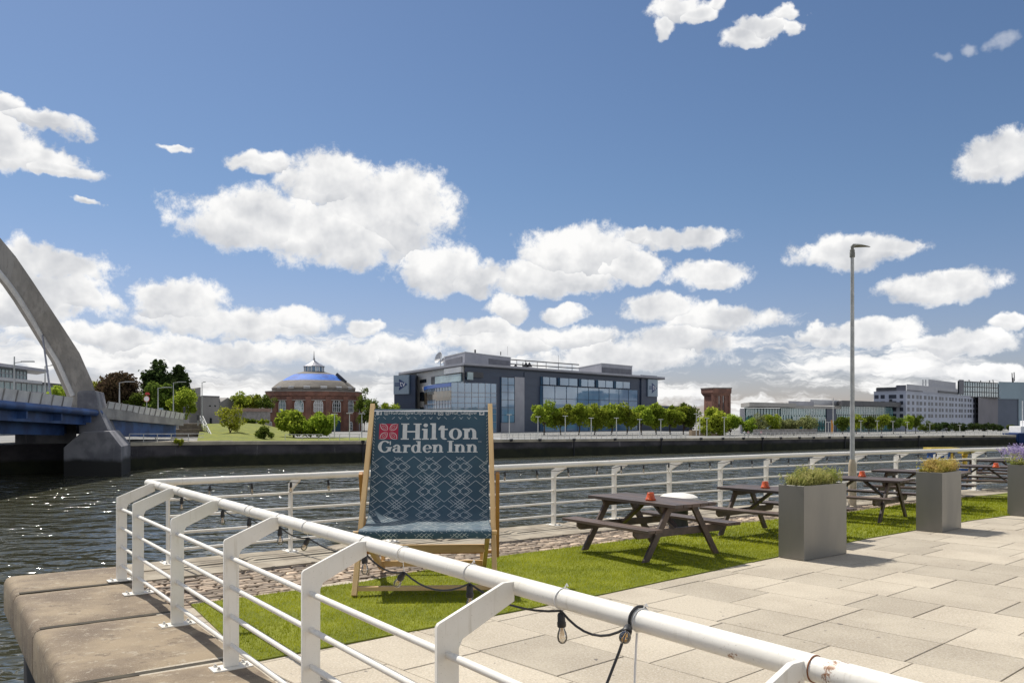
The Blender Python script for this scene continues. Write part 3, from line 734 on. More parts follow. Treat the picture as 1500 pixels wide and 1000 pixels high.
GL = {
 'H': (1.04, [rect(.08,SF,.30,1-SF),rect(.72,SF,.94,1-SF),rect(0,0,.40,SF),rect(0,1-SF,.40,1),rect(.62,0,1.02,SF),rect(.62,1-SF,1.02,1),rect(.30,.45,.72,.54)]),
 'I': (.46, [rect(.10,SF,.32,1-SF),rect(0,0,.42,SF),rect(0,1-SF,.42,1)]),
 'i': (.42, stem(.09,XH)+disc(.19,.89,.115)),
 'l': (.42, stem(.09,1.02)),
 't': (.52, [rect(.12,.16,.31,.86),rect(0,XH-.09,.47,XH),[(.0,XH-.0),(.12,XH),(.24,.88),(.12,.86)]]+ring(.33,.20,.21,.22,.03,.12,180,300,8)),
 'o': (.70, ring(.34,XH/2,.33,XH/2+.02,.135,XH/2-.04,0,360,24)),
 'n': (.82, stem(.09,XH)+ring(.42,.42,.27,.28,.07,.20,10,170,10,.0)+[rect(.50,SF,.69,.46),rect(.43,0,.77,SF)]),
 'r': (.58, stem(.09,XH)+ring(.40,.42,.21,.27,.06,.17,60,170,7)+disc(.45,.585,.10)),
 'd': (.78, ring(.31,XH/2,.30,XH/2+.02,.11,XH/2-.05,0,360,20)+[rect(.43,.02,.63,1.0),rect(.33,1-SF,.43,1.0),rect(.63,0,.72,SF)]),
 'e': (.64, ring(.32,XH/2,.31,XH/2+.02,.125,XH/2-.05,0,325,20)+[rect(.12,.31,.60,.37)]),
 'a': (.68, [rect(.34,.10,.53,.48),rect(.53,0,.64,.09),[(.34,.0),(.53,.0),(.53,.10),(.34,.10)]]+ring(.30,.45,.23,.25,.05,.16,0,165,9)+ring(.24,.20,.22,.21,.06,.12,60,320,12)+disc(.12,.52,.075)),
 'G': (.98, ring(.47,.5,.46,.52,.22,.43,42,350,24)+[rect(.68,.10,.88,.44),rect(.55,.40,.97,.47),rect(.80,.66,.87,.98)]),
}
def word(txt, u0, u1, vbase, cap, slant=0.0, sp=.0):
    tot = sum(GL[c][0]+sp if c != ' ' else .22 for c in txt)-sp; s = (u1-u0)/tot; x = 0; out_ = []
    for c in txt:
        if c == ' ': x += .22; continue
        for poly in GL[c][1]: out_.append([(u0+(x+p[0])*s, vbase-p[1]*cap) for p in poly])
        x += GL[c][0]+sp
    return out_
def pu(px, py):  # canvas u,v of a measured place on the print (flat upper part of the sling)
    l = 550.5-(py-603)*.055; r = 716.2+(py-603)*.045
    return ((px-l)/(r-l)*FW, (py-603)*.0088+.030)
u0, vb_ = pu(589.3,646.8); u1, _ = pu(703.8,646.8); cap = vb_-pu(0,623.5)[1]
shape(word('Hilton', u0, u1, vb_, cap), M['print_white'], 'hotel_lettering')
u0, vb_ = pu(555.3,665.8); u1, _ = pu(703.8,665.8); cap = vb_-pu(0,649.0)[1]
shape(word('Garden Inn', u0, u1, vb_, cap), M['print_white'], 'hotel_lettering')
# red square with a four-leaf flower
a0, a1 = pu(557.3,646.5), pu(585.8,624.2)
shape([rect(a0[0],a1[1],a1[0],a0[1])], M['print_red'], 'emblem_square', .0014)
cx_, cy_, hs_ = (a0[0]+a1[0])/2, (a0[1]+a1[1])/2, (a1[0]-a0[0])/2
pet = []
for q in range(4):
    sx_, sy_ = ((1,1),(1,-1),(-1,-1),(-1,1))[q]
    for wd_, r0, r1 in ((.34,.12,.90),(.13,.26,.70)):
        pts1 = []; nn = 10
        for k in range(nn+1):
            t_ = k/nn; l = r0+(r1-r0)*t_; w_ = wd_*math.sin(math.pi*t_)**.8; pts1.append((l,w_))
        def tp(l, w_): return (cx_+sx_*hs_*(l*.98-w_*.72 if True else 0)*1.0, cy_+sy_*hs_*(l*.98+w_*.72))
        th_ = .085 if wd_ > .2 else .05
        for sg in (1,-1):
            for k in range(nn):
                (l0,w0),(l1,w1) = pts1[k], pts1[k+1]
                pet.append([tp(l0,sg*w0), tp(l1,sg*w1), tp(l1-.02,sg*max(w1-th_,0)), tp(l0+.02,sg*max(w0-th_,0))])
shape(pet, M['print_white'], 'emblem_flower', .0024)
# small sans-serif line of handles along the top hem
def sans(txt, u0, u1, vbase, hgt=None):
    c = bpy.data.curves.new('t', 'FONT'); c.body = txt; c.size = 1; c.resolution_u = 2; ob = bpy.data.objects.new('t', c); COL.objects.link(ob)
    bpy.context.view_layer.update(); me = bpy.data.meshes.new_from_object(ob.evaluated_get(bpy.context.evaluated_depsgraph_get())); COL.objects.unlink(ob); bpy.data.objects.remove(ob)
    xs = [v.co.x for v in me.vertices]; x0, x1 = min(xs), max(xs); s = (u1-u0)/(x1-x0); sy_ = hgt or s
    V2 = [(u0+(v.co.x-x0)*s, vbase-v.co.y*sy_) for v in me.vertices]; fs = [tuple(p.vertices) for p in me.polygons]; bpy.data.meshes.remove(me); return V2, fs
def sans_on_canvas(name, txt, pl, pr, py, hgt, mat_='print_white'):
    a, b2 = pu(pl,py), pu(pr,py); V2, fs = sans(txt, a[0], b2[0], a[1], hgt)
    mb = MB(); P = [canvas(x,y,.0025) for x,y in V2]; fs2 = []
    for f in fs:
        nn = (P[f[1]]-P[f[0]]).cross(P[f[2]]-P[f[0]]); fs2.append(f if nn.dot(Vector((0,-1,.4))) > 0 else f[::-1])
    mb.add(P, fs2); mb.build(name, M[mat_], sling, fix=False, smooth=False)
sans_on_canvas('handle_lettering', '@HGIGlasgowCityCentre', 564.8, 640, 610.2, .062)
sans_on_canvas('handle_lettering', '@HGI_Glasgow', 654, 699.5, 610.2, .062)
sans_on_canvas('trademark', 'TM', 702.8, 707.6, 651.5, .022)
def icon(pl, pr, pt, pb): a = pu(pl,pt); b2 = pu(pr,pb); return a[0], b2[0], a[1], b2[1]
x0,x1,y0,y1 = icon(554,561.5,605.3,611.3); w_ = x1-x0; h_ = y1-y0
shape([rect(x0,y0,x1,y1)], M['print_white'], 'social_icon', .0018)
shape([rect(x0+.56*w_,y0+.30*h_,x0+.74*w_,y1), rect(x0+.42*w_,y0+.50*h_,x0+.90*w_,y0+.62*h_), rect(x0+.62*w_,y0+.20*h_,x0+.90*w_,y0+.32*h_)], M['canvas'], 'social_icon_mark', .0034)
x0,x1,y0,y1 = icon(643.2,650.6,605.3,611.3); w_ = x1-x0; h_ = y1-y0; t_ = .11*w_
cxx, cyy = (x0+x1)/2, (y0+y1)/2
shape([rect(x0,y0,x1,y0+t_),rect(x0,y1-t_,x1,y1),rect(x0,y0+t_,x0+t_,y1-t_),rect(x1-t_,y0+t_,x1,y1-t_)]+ring(cxx,cyy,.26*w_,.28*h_,.15*w_,.17*h_,0,360,12)+disc(x0+.76*w_,y0+.24*h_,.05*w_), M['print_white'], 'social_icon', .0018)
x0,x1,y0,y1 = icon(703,710.6,605.3,611.3); w_ = x1-x0; h_ = y1-y0; X = lambda a,b_: (x0+a*w_, y0+b_*h_)
shape([rect(x0,y0,x1,y1)], M['print_white'], 'social_icon', .0018)
shape([[X(.2,.28),X(.45,.42),X(.52,.30),X(.68,.26),X(.84,.34),X(.74,.60),X(.52,.78),X(.2,.74),X(.34,.64),X(.22,.50)]], M['canvas'], 'social_icon_mark', .0034)
# lattice of fine white lines
lines = []; LWD = .0054
def seg(a, b2):
    lines.append((a, b2))
PU, PV = .3665, .303
uc = pu(631.5,686)[0]; v00 = pu(0,686)[1]
def dia(cx, cy, rx, ry, gap=None):
    for (p, q) in (((0,-1),(1,0)),((1,0),(0,1)),((0,1),(-1,0)),((-1,0),(0,-1))): seg((cx+p[0]*rx,cy+p[1]*ry),(cx+q[0]*rx,cy+q[1]*ry))
sl_ = .80
for r_ in range(0,8):
    cy = v00+r_*PV
    for c_ in range(-3,4):
        cx = uc+c_*PU
        dia(cx,cy,.142,.142*sl_); dia(cx-.048,cy,.062,.062*sl_); dia(cx+.048,cy,.062,.062*sl_)
        seg((cx-.075,cy-.075*sl_-.0),(cx,cy-.0-.15*sl_+.148*sl_)) if False else None
        for k in (-.05,0,.05):     # small weave between the diamonds
            for s in (-1,1): seg((cx+k-s*.062, cy+PV/2-.062*sl_), (cx+k+s*.062, cy+PV/2+.062*sl_))
        for s in (-1,1):
            seg((cx+s*.048,cy-PV/2+.03),(cx+s*.0,cy-PV/2+.03+.05*sl_)) ; seg((cx+s*.185,cy-.165),(cx+s*.06,cy-.165+.125*sl_-.001)) if False else None
        # zigzags in the gaps
        gx = cx+PU/2
        for s in (-1,1):
            seg((gx,cy-.130),(gx+s*.128,cy-.130+.128*sl_)); seg((gx,cy+.130),(gx+s*.128,cy+.130-.128*sl_))
            seg((gx+s*.10,cy-.145),(gx+s*.045,cy-.145-.055*sl_))
strips = []
vtop = pu(0,671)[1]
for (a, b2) in lines:
    a, b2 = np.array(a), np.array(b2)
    if a[1] > b2[1]: a, b2 = b2, a
    if b2[1] < vtop or a[1] > LV-.012: continue
    if a[1] < vtop: a = a+(b2-a)*(vtop-a[1])/(b2[1]-a[1])
    if b2[1] > LV-.012: b2 = a+(b2-a)*(LV-.012-a[1])/(b2[1]-a[1])
    lo, hi = .012, FW-.012
    if a[0] > b2[0]: a, b2 = b2, a
    if b2[0] < lo or a[0] > hi: continue
    if a[0] < lo: a = a+(b2-a)*(lo-a[0])/(b2[0]-a[0])
    if b2[0] > hi: b2 = a+(b2-a)*(hi-a[0])/(b2[0]-a[0])
    d = b2-a; L_ = np.hypot(*d)
    if L_ < .01: continue
    nrm2 = np.array([-d[1],d[0]])/L_*LWD/2
    strips.append([tuple(a-nrm2),tuple(b2-nrm2),tuple(b2+nrm2),tuple(a+nrm2)])
shape(strips, M['print_line'], 'printed_lattice', .0016, cell=.06)
# chevrons under the top hem
st2 = []
for c_ in range(-2,3):
    for j, o_ in enumerate((-.115,-.07,-.025,.025,.07,.115)):
        x = uc+(c_)*PU+o_+.05; s = 1 if j % 2 else -1
        if .03 < x < FW-.06: st2.append([(x,.128),(x+.008,.128),(x+.008+.03*s,.155),(x+.03*s,.155)])
shape(st2, M['print_line'], 'printed_chevrons', .0018)
st3 = []
v = .10
while v < .72:
    for x, s in ((.008,1),(FW-.016,-1)): st3.append([(x,v),(x+.008,v),(x+.008+.012*s,v+.022),(x+.012*s,v+.022)])
    v += .042
shape(st3, M['print_line'], 'printed_border', .0018)

# ================================================================== picnic tables
def make_table(label):
    r = empty('picnic_table', (0,0,0), label, 'picnic table', 'brown picnic tables on the turf')
    L_, TW = 1.78, .78; nb = 5; bw = TW/nb
    mb = MB()
    for i in range(nb): mb.box((0,-TW/2+bw*(i+.5),.725), (L_,bw-.012,.045))
    mb.build('tabletop', M['brown_wood'], r, bevel=.004, seg=1)
    for s in (-1,1):
        mb = MB()
        for i in range(2): mb.box((0,s*(.665+.135*i),.43), (L_,.125,.04))
        mb.build('bench_seat', M['brown_wood'], r, bevel=.004, seg=1)
    for e in (-1,1):
        x = e*.60
        for s in (-1,1):
            mb = MB(); xx = x+e*.024
            a, b2 = .21, .66
            mb.hexa([(xx-.02,s*(b2-.055),.0),(xx+.02,s*(b2-.055),.0),(xx+.02,s*(b2+.055),.0),(xx-.02,s*(b2+.055),.0),
                     (xx-.02,s*(a-.055),.70),(xx+.02,s*(a-.055),.70),(xx+.02,s*(a+.055),.70),(xx-.02,s*(a+.055),.70)])
            mb.build('leg', M['brown_wood'], r, bevel=.004, seg=1)
        mb = MB(); xx = x-e*.018
        mb.extr([(xx-.02,-.83,.405),(xx-.02,.83,.405),(xx-.02,.83,.35),(xx-.02,.77,.305),(xx-.02,-.77,.305),(xx-.02,-.83,.35)], (.04,0,0)); mb.build('bench_support', M['brown_wood'], r, bevel=.003, seg=1)
        mb = MB(); mb.extr([(xx-.02,-.37,.70),(xx-.02,.37,.70),(xx-.02,.33,.62),(xx-.02,-.33,.62)], (.04,0,0)); mb.build('top_bearer', M['brown_wood'], r, bevel=.003, seg=1)
        mb = MB(); mb.bar((xx-e*.03,0,.35), (e*.10,0,.69), .09, .04, (0,0,1)); mb.build('brace', M['brown_wood'], r, bevel=.003, seg=1)
    reg(r); return r
TABS = [((1.93,11.70),-56,'brown picnic table nearest the deck chair, in full view on the turf'),
        ((4.25,13.32),-48,'second brown picnic table, half hidden behind the nearest planter'),
        ((6.60,15.85),-44,'brown picnic table between the two nearest planters, in front of the lamp post'),
        ((8.75,17.85),-42,'brown picnic table mostly hidden behind the middle planter'),
        ((11.25,19.9),-30,'brown picnic table between the middle and the right planter'),
        ((13.2,22.6),-42,'farthest brown picnic table, beyond the right planter')]
t0_ = make_table(TABS[0][2]); tabs = []
for i, ((x,y),a,lb) in enumerate(TABS):
    o = t0_ if i == 0 else copy_tree(t0_)
    o.location = (x,y,.035); o.rotation_euler.z = R(a); o['label'] = lb; tabs.append(o)
# terracotta candle pots
def pot(loc, lb, n=20, i=0):
    r = empty('candle_pot', loc, lb, 'candle pot', 'terracotta candle pots on the tables')
    z0 = Vector(loc)
    mb = MB(); mb.lathe(z0, [(.062,0),(.072,.004),(.074,.022),(.066,.026),(.058,.022),(.03,.014)], n); mb.build('saucer', M['terracotta'], r)
    mb = MB(); mb.lathe(z0, [(.060,.016),(.066,.02),(.064,.034),(.060,.038),(.046,.105),(.042,.108),(.036,.106),(.034,.09)], n); mb.build('pot', M['terracotta'], r)
def T(px, py, z=.783): p = G(px,py,z); p.z = z; return p
pot(T(953,732.5), 'orange terracotta candle pot on the picnic table nearest the deck chair')
pot(T(1121,714.5), 'orange terracotta candle pot on the table left of the nearest planter')
pot(T(1263,698), 'orange terracotta candle pot on the table beside the lamp post')
pot(T(1459,684.5), 'orange terracotta candle pot on the table left of the lavender planter')

# ================================================================== planters
def planter(corner, ang, L_, W_, H_, plant, lb, lbp, pcat, seed):
    """corner = front corner on the ground; long face runs along ang"""
    a = Vector((math.cos(R(ang)), math.sin(R(ang)), 0)); w = Vector((-a.y, a.x, 0)); c = Vector(corner)+a*L_/2+w*W_/2
    r = empty('planter', c, lb, 'planter', 'grey metal planters beside the turf'); t = .012; d = .09
    def Q(i, j, z): return c+a*i+w*j+Vector((0,0,z))
    o_ = [(-L_/2,-W_/2),(L_/2,-W_/2),(L_/2,W_/2),(-L_/2,W_/2)]; i_ = [(x*(1-2*t/L_), y*(1-2*t/W_)) for x,y in o_]
    P = [Q(x,y,.004) for x,y in o_]+[Q(x,y,H_) for x,y in o_]+[Q(x,y,H_) for x,y in i_]+[Q(x,y,H_-d) for x,y in i_]
    fs = [(3,2,1,0)]
    for k in range(4):
        j = (k+1)%4; fs += [(k,j,j+4,k+4),(k+4,j+4,j+8,k+8),(k+8,j+8,j+12,k+12)]
    mb = MB(); mb.add(P, fs); mb.build('planter_box', M['planter_grey'], r, bevel=.004, seg=2, fix=False)
    mb = MB(); mb.add([Q(x,y,H_-.05) for x,y in i_], [(0,1,2,3)]); mb.build('soil', M['soil'], r)
    rs = np.random.default_rng(seed); kinds = plant
    pr = empty(kinds['name'], Q(0,0,H_-.05), lbp, pcat)
    for part, mat_, n, hh, lw, sprd in kinds['parts']:
        x = rs.uniform(-L_/2+.05,L_/2-.05,n)*kinds.get('sx',1); y = rs.uniform(-W_/2+.04,W_/2-.04,n)
        hmap = 1-.35*(np.abs(x)/(L_/2))**2+rs.normal(0,.14,n)+.22*np.sin(x*14+seed)
        h = np.clip(hh*hmap, .05, None); az_ = rs.uniform(0,6.28,n)
        V = []
        for k in range(n):
            b0 = Vector(Q(x[k],y[k],H_-.05)); ln = sprd*(rs.uniform(.2,1)); dr = Vector((math.cos(az_[k]),math.sin(az_[k]),0))
            p1 = b0+dr*ln*h[k]*.35+Vector((0,0,h[k]*.55)); p2 = b0+dr*ln*h[k]+Vector((0,0,h[k])); s = dr.cross(Vector((0,0,1)))*lw
            if part in ('stems','leaves'): V.append([b0-s*.5,b0+s*.5,p1+s,p1-s]); V.append([p1-s,p1+s,p2+s*.25,p2-s*.25])
            m_ = 7 if part != 'blossom' else 9
            for q in range(m_):
                u = rs.uniform(.35,1.05) if part != 'blossom' else rs.uniform(.86,1.12)
                pc = b0*(1-u)+p2*u+Vector(tuple(rs.normal(0,.012,3))); d1 = Vector(tuple(rs.normal(0,1,3))).normalized(); d2 = d1.cross(Vector(tuple(rs.normal(0,1,3)))).normalized()
                s1, s2 = (.020,.005) if part != 'blossom' else (.010,.008)
                V.append([pc-d1*s1-d2*s2,pc+d1*s1-d2*s2,pc+d1*s1+d2*s2,pc-d1*s1+d2*s2])
        V = np.array([[list(q) for q in f] for f in V])-np.array(BASE[pr.name])
        me = quads_mesh(part, V); me.materials.append(M[mat_]); link(part, me, pr)
    return r
HERB = dict(name='herb_plant', parts=[('leaves','herb',520,.21,.004,.45)])
HEATH = dict(name='heather_plant', parts=[('leaves','heather',560,.20,.004,.5)])
LAV = dict(name='lavender_plant', sx=1.0, parts=[('leaves','herb',900,.22,.004,1.1),('blossom','flower',700,.30,.003,1.3)])
planter((3.90,11.12,0), 37, 1.02, .40, 1.0, HERB, 'grey metal planter nearest the viewer, with green herbs on top', 'low green herbs growing in the nearest grey planter', 'plant', 3)
planter((7.16,13.86,0), 44, .92, .42, 1.0, HEATH, 'grey metal planter in the middle, with yellowish heather on top', 'yellow green heather growing in the middle planter', 'plant', 4)
planter((10.24,15.87,0), 42, 1.0, .72, 1.0, LAV, 'grey metal planter at the right edge, with purple lavender on top', 'purple flowering lavender in the planter at the right edge', 'plant', 5)

# ================================================================== bollard, lamp post, yellow kit
pb_ = Vector((2.78,13.9,0)); r = empty('mooring_bollard', pb_, 'low mooring bollard with a wide white cap behind the nearest picnic table', 'bollard')
mb = MB(); mb.lathe(pb_, [(.26,0),(.26,.03),(.17,.06),(.15,.2),(.16,.42),(.20,.5)], 28); mb.build('bollard_stem', M['blue_paint'] if False else M['black_plastic'], r)
mb = MB(); mb.lathe(pb_, [(.20,.48),(.29,.52),(.325,.565),(.315,.60),(.25,.635),(.12,.66),(.02,.665)], 36); mb.build('bollard_cap', M['white_paint'], r)
pl_ = G(1248.5,741); pl_.z = 0; r = empty('lamp_post', pl_, 'tall galvanised lamp post standing on the near quay by the back railing', 'lamp post')
HT = EYE+(HY-366)/F*pl_.y
mb = MB(); mb.lathe(pl_, [(.12,0),(.085,.02),(.082,.86),(.078,.93),(.052,1.02)], 20); mb.build('lamp_base', M['beige_paint'], r)
mb = MB(); mb.lathe(pl_, [(.050,1.0),(.046,2.5),(.036,HT-.12)], 20); mb.build('lamp_pole', M['galv'], r)
mb = MB(); mb.lathe(pl_, [(.055,HT-.16),(.055,HT-.06),(.05,HT-.05),(.05,HT+.0),(.03,HT+.01),(.035,HT+.06),(.02,HT+.09)], 16); mb.build('lamp_bracket', M['lamp_grey'], r)
a = Vector((.93,.37,0)).normalized(); w = Vector((-a.y,a.x,0)); mb = MB(); k = 9; ringz = []
for i in range(k+1):
    u = i/k; x = .03+.47*u; hw = .085*(1-.75*u**2.2)+.004; zt = HT+.135+.02*math.sin(u*2.2)-.05*u*u; zb = HT+.045+.055*u**.8
    mb.v += [tuple(pl_+a*x-w*hw+Vector((0,0,(zt+zb)/2))), tuple(pl_+a*x+Vector((0,0,zt))), tuple(pl_+a*x+w*hw+Vector((0,0,(zt+zb)/2))), tuple(pl_+a*x+Vector((0,0,zb)))]
for i in range(k):
    for j in range(4): mb.f.append((i*4+j,i*4+(j+1)%4,(i+1)*4+(j+1)%4,(i+1)*4+j)); mb.mi.append(0)
mb.f += [(0,1,2,3),(k*4+3,k*4+2,k*4+1,k*4)]; mb.mi += [0,0]
mb.build('lamp_head', M['lamp_grey'], r, bevel=.004)
def RV(px, t_guess_n): # point beside the back rail seen at image column px
    lo, hi = 5., 45.
    for _ in range(50):
        m_ = (lo+hi)/2; p = RP(m_, t_guess_n)
        if (p.x/p.y*F+CX) < px: lo = m_
        else: hi = m_
    return lo
def WP(px, D, z): return Vector(((px-CX)/F*D, D, z))
bo = WP(1395,112,ZW); r = empty('work_boat', bo, 'yellow and blue work boat on the river, glimpsed above the middle planter', 'boat')
zy = lambda py: EYE-(py-HY)/F*112
mb = MB(); L_ = 4.4
hull = [(-L_*1.0,0),(-L_*.95,-1.3),(L_*.55,-1.3),(L_*1.0,0),(L_*.55,1.3),(-L_*.95,1.3)]
mb.add([(bo.x+x*.86,bo.y+y*.8,ZW-.2) for x,y in hull]+[(bo.x+x,bo.y+y,ZW+1.0) for x,y in hull], [tuple(range(6))[::-1],tuple(range(6,12))]+[(i,(i+1)%6,(i+1)%6+6,i+6) for i in range(6)])
mb.build('hull', M['blue_paint'], r, smooth=False, bevel=.08)
c = WP(1379,112,0); mb = MB(); mb.box((c.x,c.y,zy(657.5)), (3.9,2.2,.42)); cr_ = mb.build('canopy', M['yellow_worn'], r, bevel=.08)
mb = MB(); mb.box((c.x-.2,c.y,(ZW+1+zy(660))/2), (2.6,1.8,zy(660)-ZW-1)); cb_ = mb.build('cabin', M['blue_paint'], r, bevel=.05)
for x0, mt_ in ((-.95,'yellow'),(1.0,'yellow'),(.1,'white_plain_b')):
    if mt_ == 'white_plain_b': M[mt_] = mk('white_gloss', (.7,.7,.68), rough=.4)
    mb = MB(); mb.box((c.x+x0,c.y-.95,(ZW+1+zy(661))/2), (.5,.1,zy(661)-ZW-1.2)); mb.build('cabin_panel', M[mt_], cb_, bevel=.02)
c = WP(1419,112,0); mb = MB(); mb.box((c.x,c.y,zy(662.3)), (2.2,1.6,.35)); mb.build('canopy', M['yellow_worn'], r, bevel=.06)
c = WP(1411,112,0); mb = MB(); mb.lathe((c.x,c.y-.4,0), [(.36,ZW+.9),(.36,ZW+1.1),(.30,ZW+1.2),(.30,zy(668)),(.38,zy(667)),(.38,zy(665)),(.25,zy(663.5)),(.05,zy(662.8))], 18); mb.build('funnel', M['yellow'], r)
# ================================================================== far bank
HWU = (EYE-ZW)/K
def WALLP(px, py): # waterline point of the far wall
    Y = F*(EYE-ZW)/(py-HY); return Vector(((px-CX)/F*Y, Y, ZW))
wl = [(190,688),(250,684),(350,681),(540,676.3),(727,670),(920,665),(1100,660.5),(1240,656.5),(1340,654),(1488,651)]
tops = [647.5,646.8,646,645.4,643.3,642,640.8,639.2,638.2,637]
wp = [WALLP(*p) for p in wl]; wz = [EYE-(t-HY)/F*p.y for p, t in zip(wp, tops)]
d0 = (wp[0]-wp[3]).normalized(); wp = [wp[0]+d0*150, wp[0]+d0*40]+wp; wz = [wz[0], wz[0]]+wz
M['far_wall'] = mk('far_wall', (.075,.068,.072), (.025,.024,.028), rough=.95, scale=.16, detail=9, stretch=(1,1,1.6), contrast=(.35,.65))
N, b = nodes(M['far_wall']); co = N.n('ShaderNodeTexCoord').outputs['Object']; sp_ = N.n('ShaderNodeSeparateXYZ'); N.put(sp_.inputs[0], co)
old = b.inputs['Base Color'].links[0].from_socket
tide = N.ss(N.m('ADD', sp_.outputs[2], N.m('MULTIPLY', N.noise(co,.3,3), .8)), -3.9, -3.2)   # weed line of the high tide
weed = N.mix(N.ss(N.noise(co,.5,5), .4, .6), (.011,.013,.006), (.020,.022,.009))
streak = N.ss(N.noise(N.vm('MULTIPLY', co, (1,1,.12)), .9, 5, .7), .62, .72)
N.put(b.inputs['Base Color'], N.mix(tide, weed, N.mix(N.m('MULTIPLY', streak, .75), old, (.20,.19,.185))))
mb = MB(); n = len(wp)
vs = [(p.x,p.y,-9) for p in wp]+[(p.x,p.y,z-.12) for p,z in zip(wp,wz)]; back_ = [Vector((p.x-.5, p.y+1.2, 0)) for p in wp]
vs += [(p.x,p.y,z-.12) for p,z in zip(back_,wz)]
mb.add(vs, [(i,i+1,i+1+n,i+n) for i in range(n-1)]+[(i+n,i+1+n,i+1+2*n,i+2*n) for i in range(n-1)])
e_ = wp[-1]; mb.add([(e_.x,e_.y,-9),(e_.x+30,e_.y+160,-9),(e_.x+30,e_.y+160,wz[-1]-.12),(e_.x,e_.y,wz[-1]-.12)], [(0,1,2,3)])
fw = mb.build('river_wall', M['far_wall'], loc=(0,0,0)); tag(fw, 'long dark stained quay wall across the river, above the green tide line', 'wall')
M['far_coping'] = mk('far_coping', (.42,.37,.28), (.30,.27,.21), rough=.9, scale=.4, detail=6)
def fw_at(px, back=0.0):
    """point on the far wall top seen at image column px; back metres behind its face"""
    for i in range(len(wp)-1):
        a, c = wp[i], wp[i+1]; fa = a.x-(px-CX)/F*a.y; fc = c.x-(px-CX)/F*c.y
        if fa <= 0 <= fc or (fa >= 0 >= fc):
            u = fa/(fa-fc) if fa != fc else 0; d = (c-a).normalized(); p = a+(c-a)*u; nn = Vector((-d.y,d.x,0)); q = p+nn*back; q.z = wz[i]+(wz[i+1]-wz[i])*u; return q, d, nn
mb = MB()
for i in range(2, len(wp)-1):
    a, c = wp[i].copy(), wp[i+1].copy(); d = (c-a).normalized(); nn = Vector((-d.y,d.x,0)); a.z, c.z = wz[i], wz[i+1]
    P = [a-nn*.15,c-nn*.15,c+nn*1.0,a+nn*1.0]; lo = Vector((0,0,-.55))
    mb.hexa([p+lo for p in P]+P)
mb.build('wall_coping', M['far_coping'], fw, bevel=.02, seg=1)
# dark ladders and fenders on the wall
for px in (531,748,790,840,900,968,1026,1058,1088,1116,1143,1170,1191,1214,1237,1262,1290,1318,1345,1380,1410,1440):
    q, d, nn = fw_at(px); mb = MB(); mb.box(q-nn*.22+Vector((0,0,-.15)), (.55,.4,.5), math.atan2(d.y,d.x)); (px in (531,840,968,1116,1237,1345)) and mb.box(q-nn*.22+Vector((0,0,-2.2)), (.16,.2,3.6), math.atan2(d.y,d.x)); mb.build('fender', M['wall_dark'], fw)
# ground of the far bank
M['far_ground'] = mk('far_ground', (.27,.26,.24), (.20,.20,.19), rough=.95, scale=.08)
mb = MB(); n = len(wp); vs = [(b_.x,b_.y+.0,z-.08) for b_,z in zip(back_,wz)]
far_ = [(-3000,600),(-1500,3000),(-700,3000),(-400,3000),(-200,3000),(0,3000),(150,3000),(300,3000),(500,3000),(800,3000),(1300,3000),(2200,3000)]
vs += [(x,y,-2.6) for x,y in far_]; mb.add(vs, [(i,i+1,i+1+n,i+n) for i in range(n-1)]); e = back_[-1]; 
tag(mb.build('far_bank_ground', M['far_ground']), kind='structure')
M['promenade'] = mk('promenade', (.40,.42,.44), (.33,.34,.35), rough=.9, scale=.3)
q0 = [fw_at(px, 1.3)[0] for px in (735,800,880,960,1010)]; q1 = [fw_at(px, 9)[0] for px in (735,800,880,960,1010)]
mb = MB(); mb.add([(p.x,p.y,p.z+.01) for p in q0]+[(p.x,p.y,p.z+.01) for p in q1], [(i,i+1,i+6,i+5) for i in range(4)]); tag(mb.build('promenade', M['promenade']), kind='structure')

# railings on the far quay
M['rail_pale'] = mk('rail_pale', (.62,.61,.58), (.5,.5,.47), rough=.5, scale=3)
def far_rail(px0, px1, step, back, h, lb, mat_='rail_pale', r=.045, rails=(1.0,.55)):
    a, d0_, _ = fw_at(px0, back); root = empty('railing', a, lb, 'railing', 'pale railings along the far quay')
    pts_ = []; px = px0
    p = a; pts_.append(p); xs = np.linspace(px0, px1, 40); path = [fw_at(x, back)[0] for x in xs]; acc_ = 0
    for u, v in zip(path, path[1:]):
        l = (v-u).length; 
        while acc_+l >= step:
            f = (step-acc_)/l; u = u+(v-u)*f; l = (v-u).length; acc_ = 0; pts_.append(u.copy())
        acc_ += l
    mbp = 0
    for p in pts_:
        mb = MB(); mb.box(p+Vector((0,0,h/2)), (.10,.10,h)); mb.build('post', M[mat_], root, smooth=False); mbp += 1
        if mbp > 95: break
    for z in rails:
        mb = MB(); mb.tube([q_+Vector((0,0,h*z)) for q_ in path], r, 5); mb.build('rail', M[mat_], root)
far_rail(736,1008,1.35,.6,1.15,'pale railing on the far quay in front of the dark blue building',rails=(1.0,.7,.4,.15))
far_rail(1064,1300,1.5,.6,1.15,'pale railing on the far quay in front of the green glass building',r=.06)
far_rail(1301,1480,1.9,.6,1.15,'pale railing on the far quay in front of the white hotel block',r=.06)
far_rail(193,300,2.6,.5,1.25,'white railing on the far quay in front of the stone steps',r=.05)
far_rail(431,488,3.0,7,1.0,'low white rail on the grass in front of the domed brick building',r=.05,rails=(1.0,))
far_rail(492,538,1.8,4.0,1.1,'pale railing on the far quay beside the domed brick building',r=.05)

